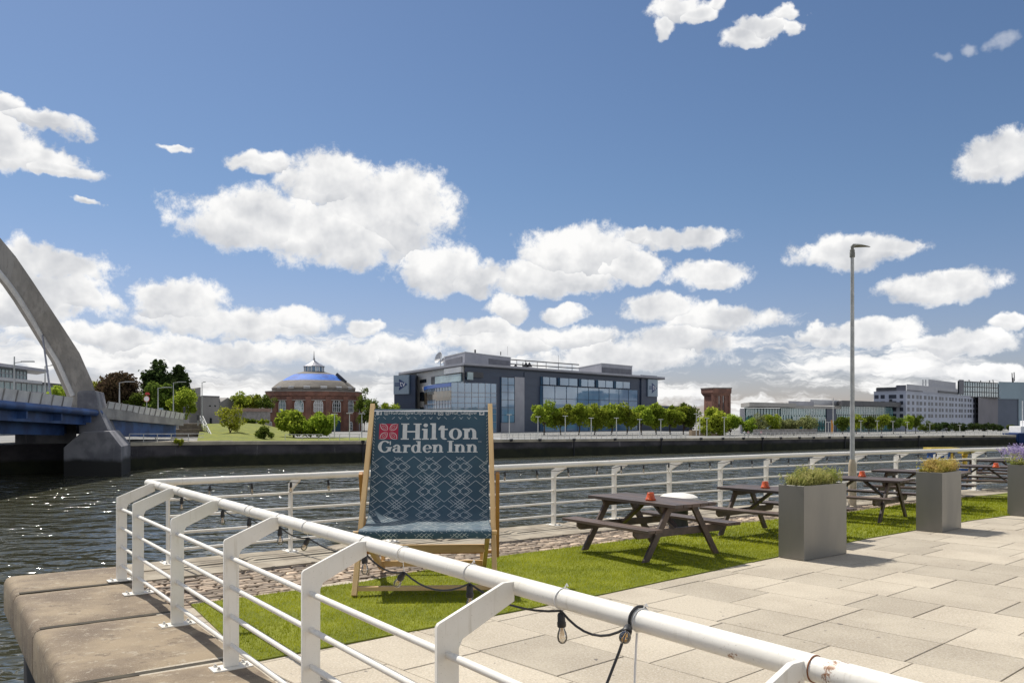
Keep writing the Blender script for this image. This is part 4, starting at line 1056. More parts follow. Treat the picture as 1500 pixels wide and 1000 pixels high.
# ------------------------------------------------------------------ facades
class Fac:
    def __init__(s, pxa, Da, pxb, Db):
        s.A = Vector(((pxa-CX)/F*Da*K, Da*K, 0)); s.B = Vector(((pxb-CX)/F*Db*K, Db*K, 0)); s.d = (s.B-s.A).normalized()
        s.n = Vector((s.d.y,-s.d.x,0)); 
        if s.n.dot(-s.A) < 0: s.n = -s.n
    def s(s, px):
        k = (px-CX)/F; den = s.d.x-k*s.d.y; return (k*s.A.y-s.A.x)/den
    def p(s, px, py): q = s.A+s.d*s.s(px); q.z = EYE-(py-HY)/F*q.y; return q
    def z(s, px, py): return s.p(px,py).z
    def boxz(s, mb, px0, px1, z1, z0, d0, d1):
        a, b2 = s.A+s.d*s.s(px0), s.A+s.d*s.s(px1); P = []
        for z in (z0, z1):
            for q, k in ((a,d1),(b2,d1),(b2,d0),(a,d0)):
                r_ = q+s.n*k if k > -.9 else q+q.normalized()*(-k)     # deep volumes run straight back
                P.append((r_.x,r_.y,z))
        return mb.hexa(P)
    def box(s, mb, px0, px1, yt, yb, d0=0, d1=.3, ref=None): # heights read at column ref
        ref = px0 if ref is None else ref
        return s.boxz(mb, px0, px1, s.z(ref,yt), s.z(ref,yb), d0, d1)
    def sbox(s, mb, s0, s1, z0, z1, d0, d1):
        P = []
        for z in (z0, z1):
            for q, k in ((s0,d1),(s1,d1),(s1,d0),(s0,d0)): r_ = s.A+s.d*q+s.n*k; P.append((r_.x,r_.y,z))
        return mb.hexa(P)
def one(root, name, mat_, fn, **kw):
    mb = MB(); fn(mb); return mb.build(name, mat_, root, smooth=False, **kw)
def grid(F_, root, name, mat_, px0, px1, yt, yb, nx, ny, d, w=.12, ref=None):
    """glazing bars laid over a glass wall"""
    s0, s1 = F_.s(px0), F_.s(px1); ref = ref or px0; zt, zb = F_.z(ref,yt), F_.z(ref,yb); mb = MB()
    for i in range(nx+1):
        s_ = s0+(s1-s0)*i/nx; F_.sbox(mb, s_-w/2, s_+w/2, zb, zt, d, d+.10)
    for j in range(ny+1):
        z = zb+(zt-zb)*j/ny; F_.sbox(mb, min(s0,s1), max(s0,s1), z-w/2, z+w/2, d, d+.13)
    return mb.build(name, M[mat_], root, smooth=False)
M['navy'] = mk('navy', (.022,.040,.078), (.018,.032,.065), rough=.45, scale=.1, stretch=(1,1,6))
M['navy2'] = mk('navy_right', (.05,.066,.10), (.042,.056,.088), rough=.5, scale=.1, stretch=(1,1,6))
M['clad_grey'] = mk('clad_grey', (.30,.30,.33), (.26,.26,.29), rough=.4, scale=.2, metal=.2)
M['clad_light'] = mk('clad_light', (.50,.50,.50), (.44,.44,.45), rough=.5, scale=.2)
M['cream'] = mk('cream', (.56,.54,.50), (.50,.48,.45), rough=.7, scale=.2)
M['dark_metal'] = mk('dark_metal', (.035,.035,.04), (.05,.05,.055), rough=.5, scale=.5)
M['louvre'] = mk('louvre', (.13,.13,.15), (.10,.10,.12), rough=.5, scale=.5)
M['sign_blue'] = mk('sign_blue', (.015,.045,.16), (.015,.04,.14), rough=.4)
M['sign_grey'] = mk('sign_grey', (.27,.34,.40), (.24,.31,.37), rough=.35)
M['bright_blue'] = mk('bright_blue', (.02,.10,.42), (.02,.08,.32), rough=.3)
M['white_plain'] = mk('white_plain', (.75,.75,.75), (.7,.7,.7), rough=.5)
# --- dark blue broadcaster building
FR = Fac(681,165,967,222); FL = Fac(681,165,588,201)
cz = lambda py: EYE-(py-HY)/F*165*K
base_z = -2.5
bR = empty('office_building', FR.A+Vector((0,0,base_z)), 'dark blue office building with glazed corner and blue arrow signs across the river', 'building')
rear = FR.B+(FL.B-FR.A)*.9
plan = [FR.A, FR.p(961,600)-FR.n*0, rear, FL.p(594,600)]
one(bR,'wall',M['navy'], lambda mb: mb.prism([(p.x,p.y) for p in plan], base_z, cz(536)))
zr = cz(534.5)
out_ = [FR.A+FR.n*1.2+FL.n*1.2, FR.p(967,600)+FR.n*1.6+FR.d*1.0, rear+Vector((6,4,0)), FL.p(590,600)+FL.n*1.6]
rf = one(bR,'roof',M['clad_grey'], lambda mb: mb.prism([(p.x,p.y) for p in out_], zr, zr+.65))
one(bR,'roof_soffit',M['dark_metal'], lambda mb: mb.prism([(p.x*.999+.02,p.y*.999) for p in out_], zr-.35, zr-.01))
# right front
one(bR,'wall_panel',M['clad_grey'], lambda mb: (FR.box(mb,753,767,552,640,0,.35,ref=753), FR.box(mb,733,753,619,640,0,.33,ref=733)))
w_ = one(bR,'window',M['glass_blue'], lambda mb: FR.box(mb,733.3,752.7,552,618.5,0,.28,ref=733)); grid(FR,w_,'glazing_bars','dark_metal',733.3,752.7,552,618.5,2,6,.29,.10,733)
w_ = one(bR,'window',M['glass_blue'], lambda mb: FR.box(mb,791,930,564.5,640,0,1.2,ref=791)); grid(FR,w_,'glazing_bars','navy',791,930,564.5,640,9,4,1.21,.13,791)
for a, b2 in ((792,812),(817,843),(848,868),(873,895),(899,920)):
    w_ = one(bR,'window',M['glass_blue'], lambda mb: FR.box(mb,a,b2,551.5,563,0,.9,ref=791)); grid(FR,w_,'glazing_bars','navy',a,b2,551.5,563,2,1,.91,.12,791)
one(bR,'wall_panel',M['navy2'], lambda mb: FR.box(mb,938,961,549,640,0,.5,ref=938))
one(bR,'wall_panel',M['navy2'], lambda mb: FR.box(mb,767.5,790,545,640,0,.2,ref=767))
def arrow_sign(F_, px0, px1, yt, yb, d, ref, name='sign_panel'):
    sg = one(bR,name,M['sign_grey'], lambda mb: F_.box(mb,px0,px1,yt,yb,d,d+.5,ref=ref))
    s0, s1 = sorted((F_.s(px0),F_.s(px1))); zt, zb = F_.z(ref,yt), F_.z(ref,yb); W2, H2 = s1-s0, zt-zb
    rev = (F_.A+F_.d*s0).x/(F_.A+F_.d*s0).y > (F_.A+F_.d*s1).x/(F_.A+F_.d*s1).y
    def Q(u, v, o): 
        uu = 1-u if rev else u; p = F_.A+F_.d*(s0+uu*W2)+F_.n*(d+.5+o); p.z = zb+v*H2; return p
    mb = MB()
    for poly in ([(.42,.78),(.92,.50),(.42,.22),(.50,.50)],[(.38,.80),(.38,.66),(.52,.66)],[(.38,.20),(.38,.34),(.52,.34)],[(.42,.78),(.50,.50),(.42,.22),(.42,.30)]):
        mb.extr([Q(u,v,.03) for u,v in poly], F_.n*.08)
    for v in (.44,.51,.58): mb.extr([Q(u,vv,.03) for u,vv in ((.10,v-.02),(.44,v-.02),(.44,v+.02),(.10,v+.02))], F_.n*.075)
    e = mb.build('sign_arrow', M['sign_blue'], sg, smooth=False)
    V2, fs = sans('tv', .44, .80, .42, None); y0 = .42; ys = [v[1] for v in V2]; 
    mb = MB(); mb.add([Q(v[0], .40+(y0-v[1])*.95, .13) for v in V2], fs); mb.build('sign_lettering', M['white_plain'], sg, smooth=False)
arrow_sign(FR, 946, 960, 555, 580.5, .6, 946)
# left front
one(bR,'wall_panel',M['cream'], lambda mb: FL.box(mb,612,680,541,640,0,.4,ref=640))
for yt,yb in ((555,560),(573.5,587.5),(596,604)):
    one(bR,'window',M['glass_dark'], lambda mb: FL.box(mb,617,626.5,yt,yb,.3,.5,ref=626))
FT = Fac(612,186,581,190)
one(bR,'sign_tower',M['navy'], lambda mb: FT.box(mb,581,612,549.5,640,-6,1.2,ref=600))
arrow_sign(FT, 582, 604, 549.2, 577, 1.3, 600)
# recessed terrace under the roof at the corner
one(bR,'terrace_recess',M['dark_metal'], lambda mb: (FL.box(mb,634,680.5,546,558,.3,.6,ref=680), FR.box(mb,681,706,544,552,.3,.6,ref=681)))
one(bR,'terrace_glass',M['glass_pale'], lambda mb: (FL.box(mb,641,679,547,558,.62,.9,ref=679), FR.box(mb,682,690,545,556,.62,.9,ref=682)))
one(bR,'fascia',M['clad_light'], lambda mb: FL.box(mb,655,680.5,537,545,.4,1.1,ref=680))
# glazed bay: bows out round the corner
bay = [FL.p(624,600)+FL.n*.6, FL.p(640,600)+FL.n*3.2, FL.p(660,600)+FL.n*4.6, FR.A+FR.n*1.0+FL.n*5.2, FR.p(697,600)+FR.n*3.8, FR.p(715,600)+FR.n*3.4, FR.p(716,600)+FR.n*.2]
zb1, zb2 = cz(561), cz(566.5)
gb = one(bR,'glazed_bay',M['glass_blue'], lambda mb: mb.prism([(p.x,p.y) for p in bay]+[(FR.p(700,600)-FR.n*3).to_tuple()[:2]], base_z, zb1))
mb = MB(); L2 = bay[:-1]
for a, c in zip(L2, L2[1:]):
    d = (c-a).normalized(); nn = Vector((d.y,-d.x,0)); nn = nn if nn.dot(-a) > 0 else -nn; k = max(1,int((c-a).length/2.3))
    for i in range(k+1):
        p = a+(c-a)*i/k+nn*.06; mb.box((p.x,p.y,(base_z+zb1)/2), (.12,.12,zb1-base_z), math.atan2(d.y,d.x))
    for z in (cz(575),cz(581),cz(590),cz(597),cz(606),cz(618),cz(628)):
        q = (a+c)/2+nn*.07; mb.box((q.x,q.y,z), ((c-a).length,.16,.15), math.atan2(d.y,d.x))
mb.build('glazing_bars', M['clad_grey'], gb, smooth=False)
mb = MB()
for a, c in zip(bay[:3], bay[1:4]):
    d = (c-a).normalized(); nn = Vector((d.y,-d.x,0)); nn = nn if nn.dot(-a) > 0 else -nn; q = (a+c)/2+nn*.16; mb.box((q.x,q.y,(zb1+zb2)/2), ((c-a).length,.2,zb1-zb2), math.atan2(d.y,d.x))
mb.build('blue_band', M['bright_blue'], gb, smooth=False)
mb = MB()
for a, c, za, zc in ((bay[0],bay[1],571,590),(bay[1],bay[2],571,584),(bay[2],bay[3],572,586)):
    d = (c-a).normalized(); nn = Vector((d.y,-d.x,0)); nn = nn if nn.dot(-a) > 0 else -nn; q = (a+c)/2+nn*.1; mb.box((q.x,q.y,(cz(za)+cz(zc))/2), ((c-a).length,.16,cz(za)-cz(zc)), math.atan2(d.y,d.x))
M['bronze_glass'] = glassy('bronze_glass', (.10,.075,.045), (.05,.05,.04), scale=.4); mb.build('tinted_panes', M['bronze_glass'], gb, smooth=False)
# roof boxes
def roofbox(pxc, D, pl, Dl, pr, Dr, yt, zb_, name='roof_box', louv=True):
    a = Fac(pxc,D,pr,Dr); c = Fac(pxc,D,pl,Dl); zt = EYE-(yt-HY)/F*D*K
    rr = a.B+(c.B-c.A); o = one(rf,name,M['clad_grey'], lambda mb: mb.prism([(p.x,p.y) for p in (a.A,a.B,rr,c.B)], zb_, zt))
    one(o.parent,'roof_box_cap',M['clad_light'], lambda mb: mb.prism([(p.x,p.y) for p in (a.A+a.n*.2+c.n*.2,a.B+a.n*.2,rr,c.B+c.n*.2)], zt+.005, zt+.25))
    return a, c, zt
a_, c_, zt_ = roofbox(681,172,651,186,748,188,516,zr+.6)
one(rf,'louvre',M['louvre'], lambda mb: (a_.boxz(mb,716,746.5,a_.z(716,525),a_.z(716,533.5),0,.12), c_.boxz(mb,653,677,c_.z(677,522),c_.z(677,531),0,.12)))
a_, c_, zt_ = roofbox(881,205,848,222,926,216,532.5,zr+.6)
one(rf,'louvre',M['louvre'], lambda mb: a_.boxz(mb,882,924,a_.z(882,537.5),a_.z(882,546),0,.12))
mb = MB()
for (p0,y0,p1,y1) in ((748,526.5,848,534),(748,533,848,539.5)):
    a, c = B(p0,y0,188), B(p1,y1,206); mb.bar(a,c,.25,.35)
for px in (757,770,787,800,818,838): 
    D = 188+(px-748)*.18; a, c = B(px,527+(px-748)*.075,D), B(px,543+(px-748)*.06,D); mb.bar(c,a,.18,.18,(1,0,0))
a = B(818,536,200); mb.bar(a,B(818,520,200),.08,.08,(1,0,0)); a = B(743.5,520,187); mb.bar(a,B(743.5,507,187),.06,.06,(1,0,0)); mb.bar(B(696,517,176),B(696,512,176),.5,.5,(1,0,0)); mb.bar(B(733.5,520,185),B(733.5,515,185),.6,.3,(1,0,0))
mb.build('roof_frame', M['dark_metal'], rf, smooth=False)
mb = MB()
for px, wd in ((755,1.3),(766,.5),(770.5,2.0),(775.5,2.0)):
    D = 192; c = B(px,537,D); t_ = B(px,530.5 if px != 755 else 533.5,D); mb.add([(c.x-wd/2,c.y,c.z),(c.x+wd/2,c.y,c.z),(c.x+wd/2,c.y+wd,c.z),(c.x-wd/2,c.y+wd,c.z),(t_.x-.1,t_.y,t_.z),(t_.x+.1,t_.y,t_.z),(t_.x+.1,t_.y+.3,t_.z),(t_.x-.1,t_.y+.3,t_.z)], [(3,2,1,0),(4,5,6,7),(0,1,5,4),(1,2,6,5),(2,3,7,6),(3,0,4,7)])
mb.build('roof_vent', M['dark_metal'], rf, smooth=False)
for px,yt,yb,D in ((645,516,534,190),(650,524,533,191)):
    c = B(px,(yt+yb)/2,D); mb = MB(); Mx = rot_to((-.75,-.55,.35)); rr_ = (yb-yt)/F*D*K/2
    mb.lathe(c,[(.05,0),(rr_*.55,.12*rr_),(rr_*.85,.3*rr_),(rr_,.42*rr_),(rr_*.97,.45*rr_),(rr_*.8,.32*rr_),(.05,.08)],20,Mx); mb.tube([c, B(px+1,yb+6,D)],.15,6); mb.build('satellite_dish', M['clad_light'], rf)
# low wing behind the trees
mb = MB(); FW2 = Fac(961,196,1014,206); FW2.box(mb,961,1014,596,640,-12,0,ref=961); one(bR,'wall_panel',M['navy2'], lambda m_: FW2.box(m_,961,1014,594,640,-12,0.1,ref=961))

# --- domed brick rotunda
M['brick'] = mk('brick', (.26,.125,.088), (.165,.083,.062), rough=.9, scale=.45, detail=9, contrast=(.35,.65))
M['slate'] = mk('slate', (.17,.15,.125), (.125,.11,.09), rough=.8, scale=.5, stretch=(1,1,3))
M['stone_trim'] = mk('stone_trim', (.33,.29,.26), (.26,.23,.21), rough=.85, scale=.5)
M['blue_tarp'] = mk('blue_tarp', (.03,.15,.55), (.025,.09,.36), rough=.7, scale=.3)
rc = B(460,613,174); rc.z = 0; zb = -2.6; RR = 9.55*K; ZT = 7.15*K-.9+.5
ZT = EYE+(HY-574)/F*(rc.y-RR)
rot = empty('rotunda', (rc.x,rc.y,zb), 'round red brick building with slate dome, bright blue band and glazed lantern, across the river', 'building')
fa = math.atan2(-rc.y, -rc.x); ns = 16
def RD(deg, r, z=0): # angle measured to the right as seen from the river
    a = fa+R(deg); return Vector((rc.x+r*math.cos(a), rc.y+r*math.sin(a), z))
sides = [RD(5+22.5*k+11.25, RR/math.cos(R(11.25))*.985) for k in range(16)]
one(rot,'wall',M['brick'], lambda mb: mb.prism([(p.x,p.y) for p in sides], zb, ZT))
co_ = one(rot,'cornice',M['brick'], lambda mb: (mb.prism([(rc.x+(p.x-rc.x)*1.03, rc.y+(p.y-rc.y)*1.03) for p in sides], ZT-1.0, ZT+.25)))
one(rot,'cornice_trim',M['stone_trim'], lambda mb: (mb.prism([(rc.x+(p.x-rc.x)*1.045, rc.y+(p.y-rc.y)*1.045) for p in sides], ZT+.252, ZT+.5), mb.prism([(rc.x+(p.x-rc.x)*1.038, rc.y+(p.y-rc.y)*1.038) for p in sides], ZT-2.5, ZT-2.2)))
for k in range(-5,6):
    p = RD(5+22.5*k+11.25, RR*1.0); q_ = one(rot,'pilaster',M['brick'], lambda mb: mb.box((p.x,p.y,(zb+ZT)/2-.6), (1.3,1.7,ZT-zb-1.4), fa+R(5+22.5*k+11.25)))
def arch_win(deg, zc, w, h, kind='window', mats=('glass_pale','white_plain'), nb=3):
    a = fa+R(deg); x = Vector((-math.sin(a), math.cos(a), 0)); o = Vector((math.cos(a), math.sin(a), 0)); p = RD(deg, RR*.985+.08, zc)
    prof = [(-w/2,-h/2),(w/2,-h/2)]+[(w/2*math.cos(t_), h/2-w/2+w/2*math.sin(t_)) for t_ in np.linspace(0,math.pi,9)]
    fr_ = MB(); fr_.extr([p+x*u*1.0+Vector((0,0,v)) for u,v in prof], o*.05); f_ = fr_.build(kind, M[mats[0]], rot, smooth=False)
    mb = MB()
    for u0_,u1_ in zip(prof, prof[1:]+prof[:1]):
        mb.bar(p+x*u0_[0]+Vector((0,0,u0_[1]))+o*.1, p+x*u1_[0]+Vector((0,0,u1_[1]))+o*.1, .16, .16, o)
    for i in range(1,nb+1):
        u = -w/2+w*i/(nb+1); hh = h/2-w/2+math.sqrt(max((w/2)**2-u*u,0)); mb.bar(p+x*u+Vector((0,0,-h/2))+o*.1, p+x*u+Vector((0,0,hh))+o*.1, .11,.12,o)
    for v in (-.12,.2): mb.bar(p-x*w/2+Vector((0,0,h*v))+o*.1, p+x*w/2+Vector((0,0,h*v))+o*.1, .11,.12,o)
    if nb: mb.build('frame', M[mats[1]], f_, smooth=False)
zw = EYE+(HY-594)/F*(rc.y-RR)
for k in range(-3,4): arch_win(5+22.5*k, zw, 2.6, 3.6, mats=('glass_pale','white_plain') if k < 0 else ('glass_dark','white_plain'))
zl = EYE+(HY-624)/F*(rc.y-RR)
for k in (-3,2,3): arch_win(5+22.5*k, zl, 1.5, 2.6, mats=('glass_dark','white_plain'), nb=1)
M['door_blue'] = mk('door_blue', (.02,.07,.12), (.018,.06,.10), rough=.5)
arch_win(27.5, EYE+(HY-624.5)/F*(rc.y-RR), 2.7, 5.0, 'door', ('door_blue','door_blue'), 0)
arch_win(5, EYE+(HY-628)/F*(rc.y-RR), 3.6, 3.6, 'door', ('door_blue','door_blue'), 0)
zz = lambda py: EYE+(HY-py)/F*rc.y
pr_ = [(59.5,ZT),(59.5,zz(571.5)),(60,zz(569)),(57.5,zz(566.5)),(50,zz(560.5)),(46,zz(558.3))]; k_ = rc.y/F
mb = MB(); mb.lathe((rc.x,rc.y,0), [(r_*k_,z) for r_,z in pr_], 48); dome = mb.build('dome', M['slate'], rot)
mb = MB(); mb.lathe((rc.x,rc.y,0), [(45.5*k_,zz(558.2)),(38*k_,zz(553.3)),(29*k_,zz(548.7))], 48); mb.build('blue_band', M['blue_tarp'], rot)
mb = MB(); mb.lathe((rc.x,rc.y,0), [(28.8*k_,zz(548.6)),(22*k_,zz(546.3)),(15*k_,zz(544.3))], 48); mb.build('dome_top', M['slate'], rot)
mb = MB(); mb.lathe((rc.x,rc.y,0), [(14*k_,zz(545)),(14*k_,zz(537))], 16); ln = mb.build('lantern', M['glass_blue'], rot, smooth=False)
mb = MB()
for k in range(16):
    a = 2*math.pi*k/16; p = Vector((rc.x+14*k_*math.cos(a), rc.y+14*k_*math.sin(a), 0)); mb.box((p.x,p.y,(zz(545)+zz(537))/2), (.3,.3,zz(536.5)-zz(545)), a)
mb.build('lantern_post', M['white_plain'], ln, smooth=False)
mb = MB(); mb.lathe((rc.x,rc.y,0), [(16*k_,zz(537.2)),(15.8*k_,zz(536.4)),(8*k_,zz(532.2)),(2.0*k_,zz(528.2)),(1.0*k_,zz(527))], 16); mb.build('lantern_roof', M['clad_grey'], rot, smooth=False)
mb = MB(); mb.tube([(rc.x,rc.y,zz(528)),(rc.x,rc.y,zz(521)),(rc.x,rc.y,zz(514))], [.25,.12,.05], 6); mb.lathe((rc.x,rc.y,zz(525.5)), [(.05,-.3),(.35,0),(.05,.3)], 8); mb.build('finial', M['dark_metal'], rot)
mb = MB(); a, c = RD(62, 36*k_, zz(548)), RD(62, 51*k_, zz(560.5)); mb.bar(a,c,.5,.9); mb.build('roof_ridge', M['dark_metal'], rot, smooth=False)
for k in range(-3,4):
    p = RD(5+22.5*k+8, 58.5*k_, zz(568.8)); q_ = one(rot,'rooflight',M['white_plain'], lambda mb: mb.box((p.x,p.y,p.z), (.5,1.9,.7), fa+R(5+22.5*k+8)))
# --- brick tower
bt_ = B(1049,613,205); bt_.z = 0; tw = empty('brick_tower', (bt_.x,bt_.y,-3), 'square red brick tower with a wide corbelled top, right of the blue building', 'tower')
zz2 = lambda py: EYE+(HY-py)/F*bt_.y
k2 = bt_.y/F; an = R(20)
one(tw,'wall',M['brick'], lambda mb: mb.box((bt_.x,bt_.y,(-3+zz2(576))/2), (25*k2,25*k2,zz2(576)+3), an))
for i in range(-2,3):
    one(tw,'pilaster',M['brick'], lambda mb: mb.box((bt_.x+i*7.1*k2*math.cos(an)+12.9*k2*math.sin(an), bt_.y+i*7.1*k2*math.sin(an)-12.9*k2*math.cos(an), (-3+zz2(577))/2), (3.2*k2,1.5*k2,zz2(577)+3), an))
one(tw,'window',M['glass_dark'], lambda mb: [mb.box((bt_.x+i*7.1*k2*math.cos(an)+12.62*k2*math.sin(an), bt_.y+i*7.1*k2*math.sin(an)-12.62*k2*math.cos(an), (zz2(578)+zz2(600))/2), (1.3*k2,.3*k2,zz2(578)-zz2(600)), an) for i in (-.5,.5)])
mb = MB(); c4 = [(math.cos(an)*a-math.sin(an)*b_, math.sin(an)*a+math.cos(an)*b_) for a,b_ in ((-1,-1),(1,-1),(1,1),(-1,1))]
for (r0,y0,r1,y1) in ((13.2,580,15.6,575.5),(15.6,575.5,15.8,569.5)): mb.hexa([(bt_.x+x*r0*k2,bt_.y+y*r0*k2,zz2(y0)+.01) for x,y in c4]+[(bt_.x+x*r1*k2,bt_.y+y*r1*k2,zz2(y1)) for x,y in c4])
tp_ = mb.build('tower_top', M['brick'], tw, smooth=False)
one(tw,'parapet',M['stone_trim'], lambda mb: mb.box((bt_.x,bt_.y,zz2(568.6)), (32.6*k2,32.6*k2,1.6*k2), an))
# --- green glass office
Gf = Fac(1088,168,1310,214); zg = lambda px,py: Gf.z(px,py); go = empty('office_building', Gf.A+Vector((0,0,-3)), 'long green glass office with overhanging flat canopies, behind the pale shrubs across the river', 'building')
one(go,'wall',M['glass_teal'], lambda mb: Gf.box(mb,1090,1308,597,642,-22,0,ref=1090))
one(go,'wall_panel',M['clad_grey'], lambda mb: Gf.box(mb,1083.5,1090,598,642,-20,.3,ref=1088))
M['canopy'] = mk('canopy', (.36,.34,.31), (.30,.285,.26), rough=.6, scale=.1)
cn = one(go,'canopy',M['canopy'], lambda mb: Gf.box(mb,1085,1154,590.5,596.4,-20,3.0,ref=1150))
cn = one(go,'canopy',M['canopy'], lambda mb: Gf.box(mb,1153,1228,593.5,597.5,-18,1.0,ref=1153))
cn = one(go,'canopy',M['dark_metal'], lambda mb: Gf.box(mb,1222,1308,586.5,594,-20,3.0,ref=1222))
one(go,'roof_box',M['clad_grey'], lambda mb: Gf.box(mb,1155,1192,586.5,593,-16,-6,ref=1155)); one(go,'roof_box',M['clad_light'], lambda mb: Gf.box(mb,1187,1229,584.3,592,-18,-8,ref=1190))
for a, b2, yt, yb, nx, mt_ in ((1143,1208,597.5,607,26,'glass_pale'),(1224,1306,595,606,34,'glass_pale'),(1092,1104,599,608,4,'glass_pale'),(1160,1208,610,615,8,'glass_pale')):
    w_ = one(go,'window',M[mt_], lambda mb: Gf.box(mb,a,b2,yt,yb,0,.2,ref=a)); grid(Gf,w_,'glazing_bars','glass_teal',a,b2,yt,yb,nx,3,.21,.16,a)
grid(Gf,go,'glazing_bars','dark_metal',1092,1306,598,642,60,5,.02,.16,1092)
one(go,'wall_panel',M['navy'], lambda mb: Gf.box(mb,1209,1223,595,642,0,.5,ref=1209))
one(go,'flagpole',M['rail_pale'], lambda mb: [mb.bar(B(px,y0,150),B(px,641,150),.16,.16,(1,0,0)) for px,y0 in ((1209.5,613),(1220.5,583))])
# --- white hotel and the grey halls right of it
HF = Fac(1327,212,1433,268); HL = Fac(1327,212,1280,218); ho = empty('hotel_building', HF.A+Vector((0,0,-3)), 'long white hotel block with four rows of dark windows across the river at right', 'building')
M['window_dark'] = mk('window_dark', (.035,.04,.055), (.06,.065,.085), rough=.35, scale=.2, spec=.25)
M['hotel_white'] = mk('hotel_white', (.47,.49,.56), (.42,.44,.50), rough=.7, scale=.1)
rear = HF.B+(HL.B-HF.A)+Vector((10,6,0))
HL.p(1280,600)
one(ho,'wall',M['hotel_white'], lambda mb: mb.prism([(p.x,p.y) for p in (HF.A,HF.B,rear,HL.B)], -3, HF.z(1327,573)))
one(ho,'roof',M['hotel_white'], lambda mb: mb.prism([(p.x,p.y) for p in (HF.A+HF.n*.3+HL.n*.3,HF.B+HF.n*.3,rear,HL.B+HL.n*.3)], HF.z(1327,573)+.01, HF.z(1327,572.2)))
s1 = HF.s(1432.5); s0 = HF.s(1328.5); rows_ = ((577.5,583),(587,592.3),(596.3,602),(605.8,611.3)); ncol = 21
for r_, (yt,yb) in enumerate(rows_):
    zt2, zb2_ = HF.z(1327,yt), HF.z(1327,yb)
    for c_ in range(ncol):
        a = s0+(s1-s0)*(c_+.22+.1*((c_*7+r_*3)%3-1))/ncol; w2 = (s1-s0)/ncol*(.50 if (c_*5+r_)%4 else .62); mb = MB(); HF.sbox(mb,a,a+w2,zb2_,zt2,-.1,.06); mb.build('window', M['window_dark'], ho, smooth=False)
for (a, b2) in ((1281,1287),(1290,1296),(1302,1313),(1318,1323)):
    for r_, (yt,yb) in enumerate(rows_): one(ho,'window',M['window_dark'], lambda mb: HL.box(mb,a,b2,yt,yb,-.1,.07,ref=1327))
one(ho,'slot',M['dark_metal'], lambda mb: HL.box(mb,1303,1307,584,622,0,.25,ref=1327))
one(ho,'upper_floor',M['dark_metal'], lambda mb: HL.box(mb,1283,1312,567,573,-8,-.8,ref=1300))
one(ho,'upper_floor',M['louvre'], lambda mb: HL.box(mb,1312,1326,564,573,-8,-.8,ref=1312))
one(ho,'upper_floor',M['clad_grey'], lambda mb: HF.box(mb,1328,1403,562,575,-16,-2.0,ref=1328))
one(ho,'roof_box',M['clad_grey'], lambda mb: HF.box(mb,1360,1400,554,566,-20,-9,ref=1360))
one(ho,'upper_floor',M['dark_metal'], lambda mb: (HF.box(mb,1328,1352,570.5,573.5,-1.9,-1.0,ref=1328),HF.box(mb,1375,1403,573,576,-1.9,-1.0,ref=1390)))
mb = MB(); HF.box(mb,1351,1353,554,563,-12,-11.5,ref=1351); HF.box(mb,1355,1357,554,563,-12,-11.5,ref=1355); mb.build('vent_pipe', M['clad_light'], ho, smooth=False)
SF_ = Fac(1433,262,1462,272); st_ = empty('studio_building', SF_.A+Vector((0,0,-3)), 'tall grey studio hall with glass upper storey at the far right across the river', 'building')
M['taupe'] = mk('taupe', (.24,.225,.235), (.20,.19,.20), rough=.8, scale=.1); M['slate_blue'] = mk('slate_blue', (.15,.17,.21), (.13,.15,.185), rough=.8, scale=.1); M['pale_blue'] = mk('pale_blue', (.25,.34,.39), (.22,.30,.35), rough=.4, scale=.1)
one(st_,'wall',M['taupe'], lambda mb: SF_.box(mb,1433,1462,581,640,-30,0,ref=1433))
SR = Fac(1462,272,1520,278)
one(st_,'wall_panel',M['slate_blue'], lambda mb: SR.box(mb,1462,1491,584,640,-30,0,ref=1462))
one(st_,'wall_panel',M['pale_blue'], lambda mb: (SR.box(mb,1462,1520,559,584,-30,.4,ref=1462), SR.box(mb,1491,1520,580,640,-30,.3,ref=1462)))
SU = Fac(1402,256,1462,271)
w_ = one(st_,'window',M['glass_pale'], lambda mb: SU.box(mb,1403,1462,558,580.5,-25,.0,ref=1403)); grid(SU,w_,'steel_frame','dark_metal',1403,1462,558,580.5,17,3,.02,.35,1403)
one(st_,'louvre',M['louvre'], lambda mb: SU.box(mb,1403,1410,556,577,-20,.6,ref=1403))
one(st_,'roof_edge',M['dark_metal'], lambda mb: SU.box(mb,1433,1462,580.6,582.2,-.5,1.0,ref=1433))
mb = MB()
for px, y0, y1 in ((1483,546,560),(1486,545,558),(1484.5,553,560),(1420,556,562),(1437,557,562),(1450,557,561),(1455,556,560)): mb.bar(B(px,y1,270),B(px-.6,y0,270),.3,.3,(1,0,0))
mb.build('antenna', M['dark_metal'], st_, smooth=False)
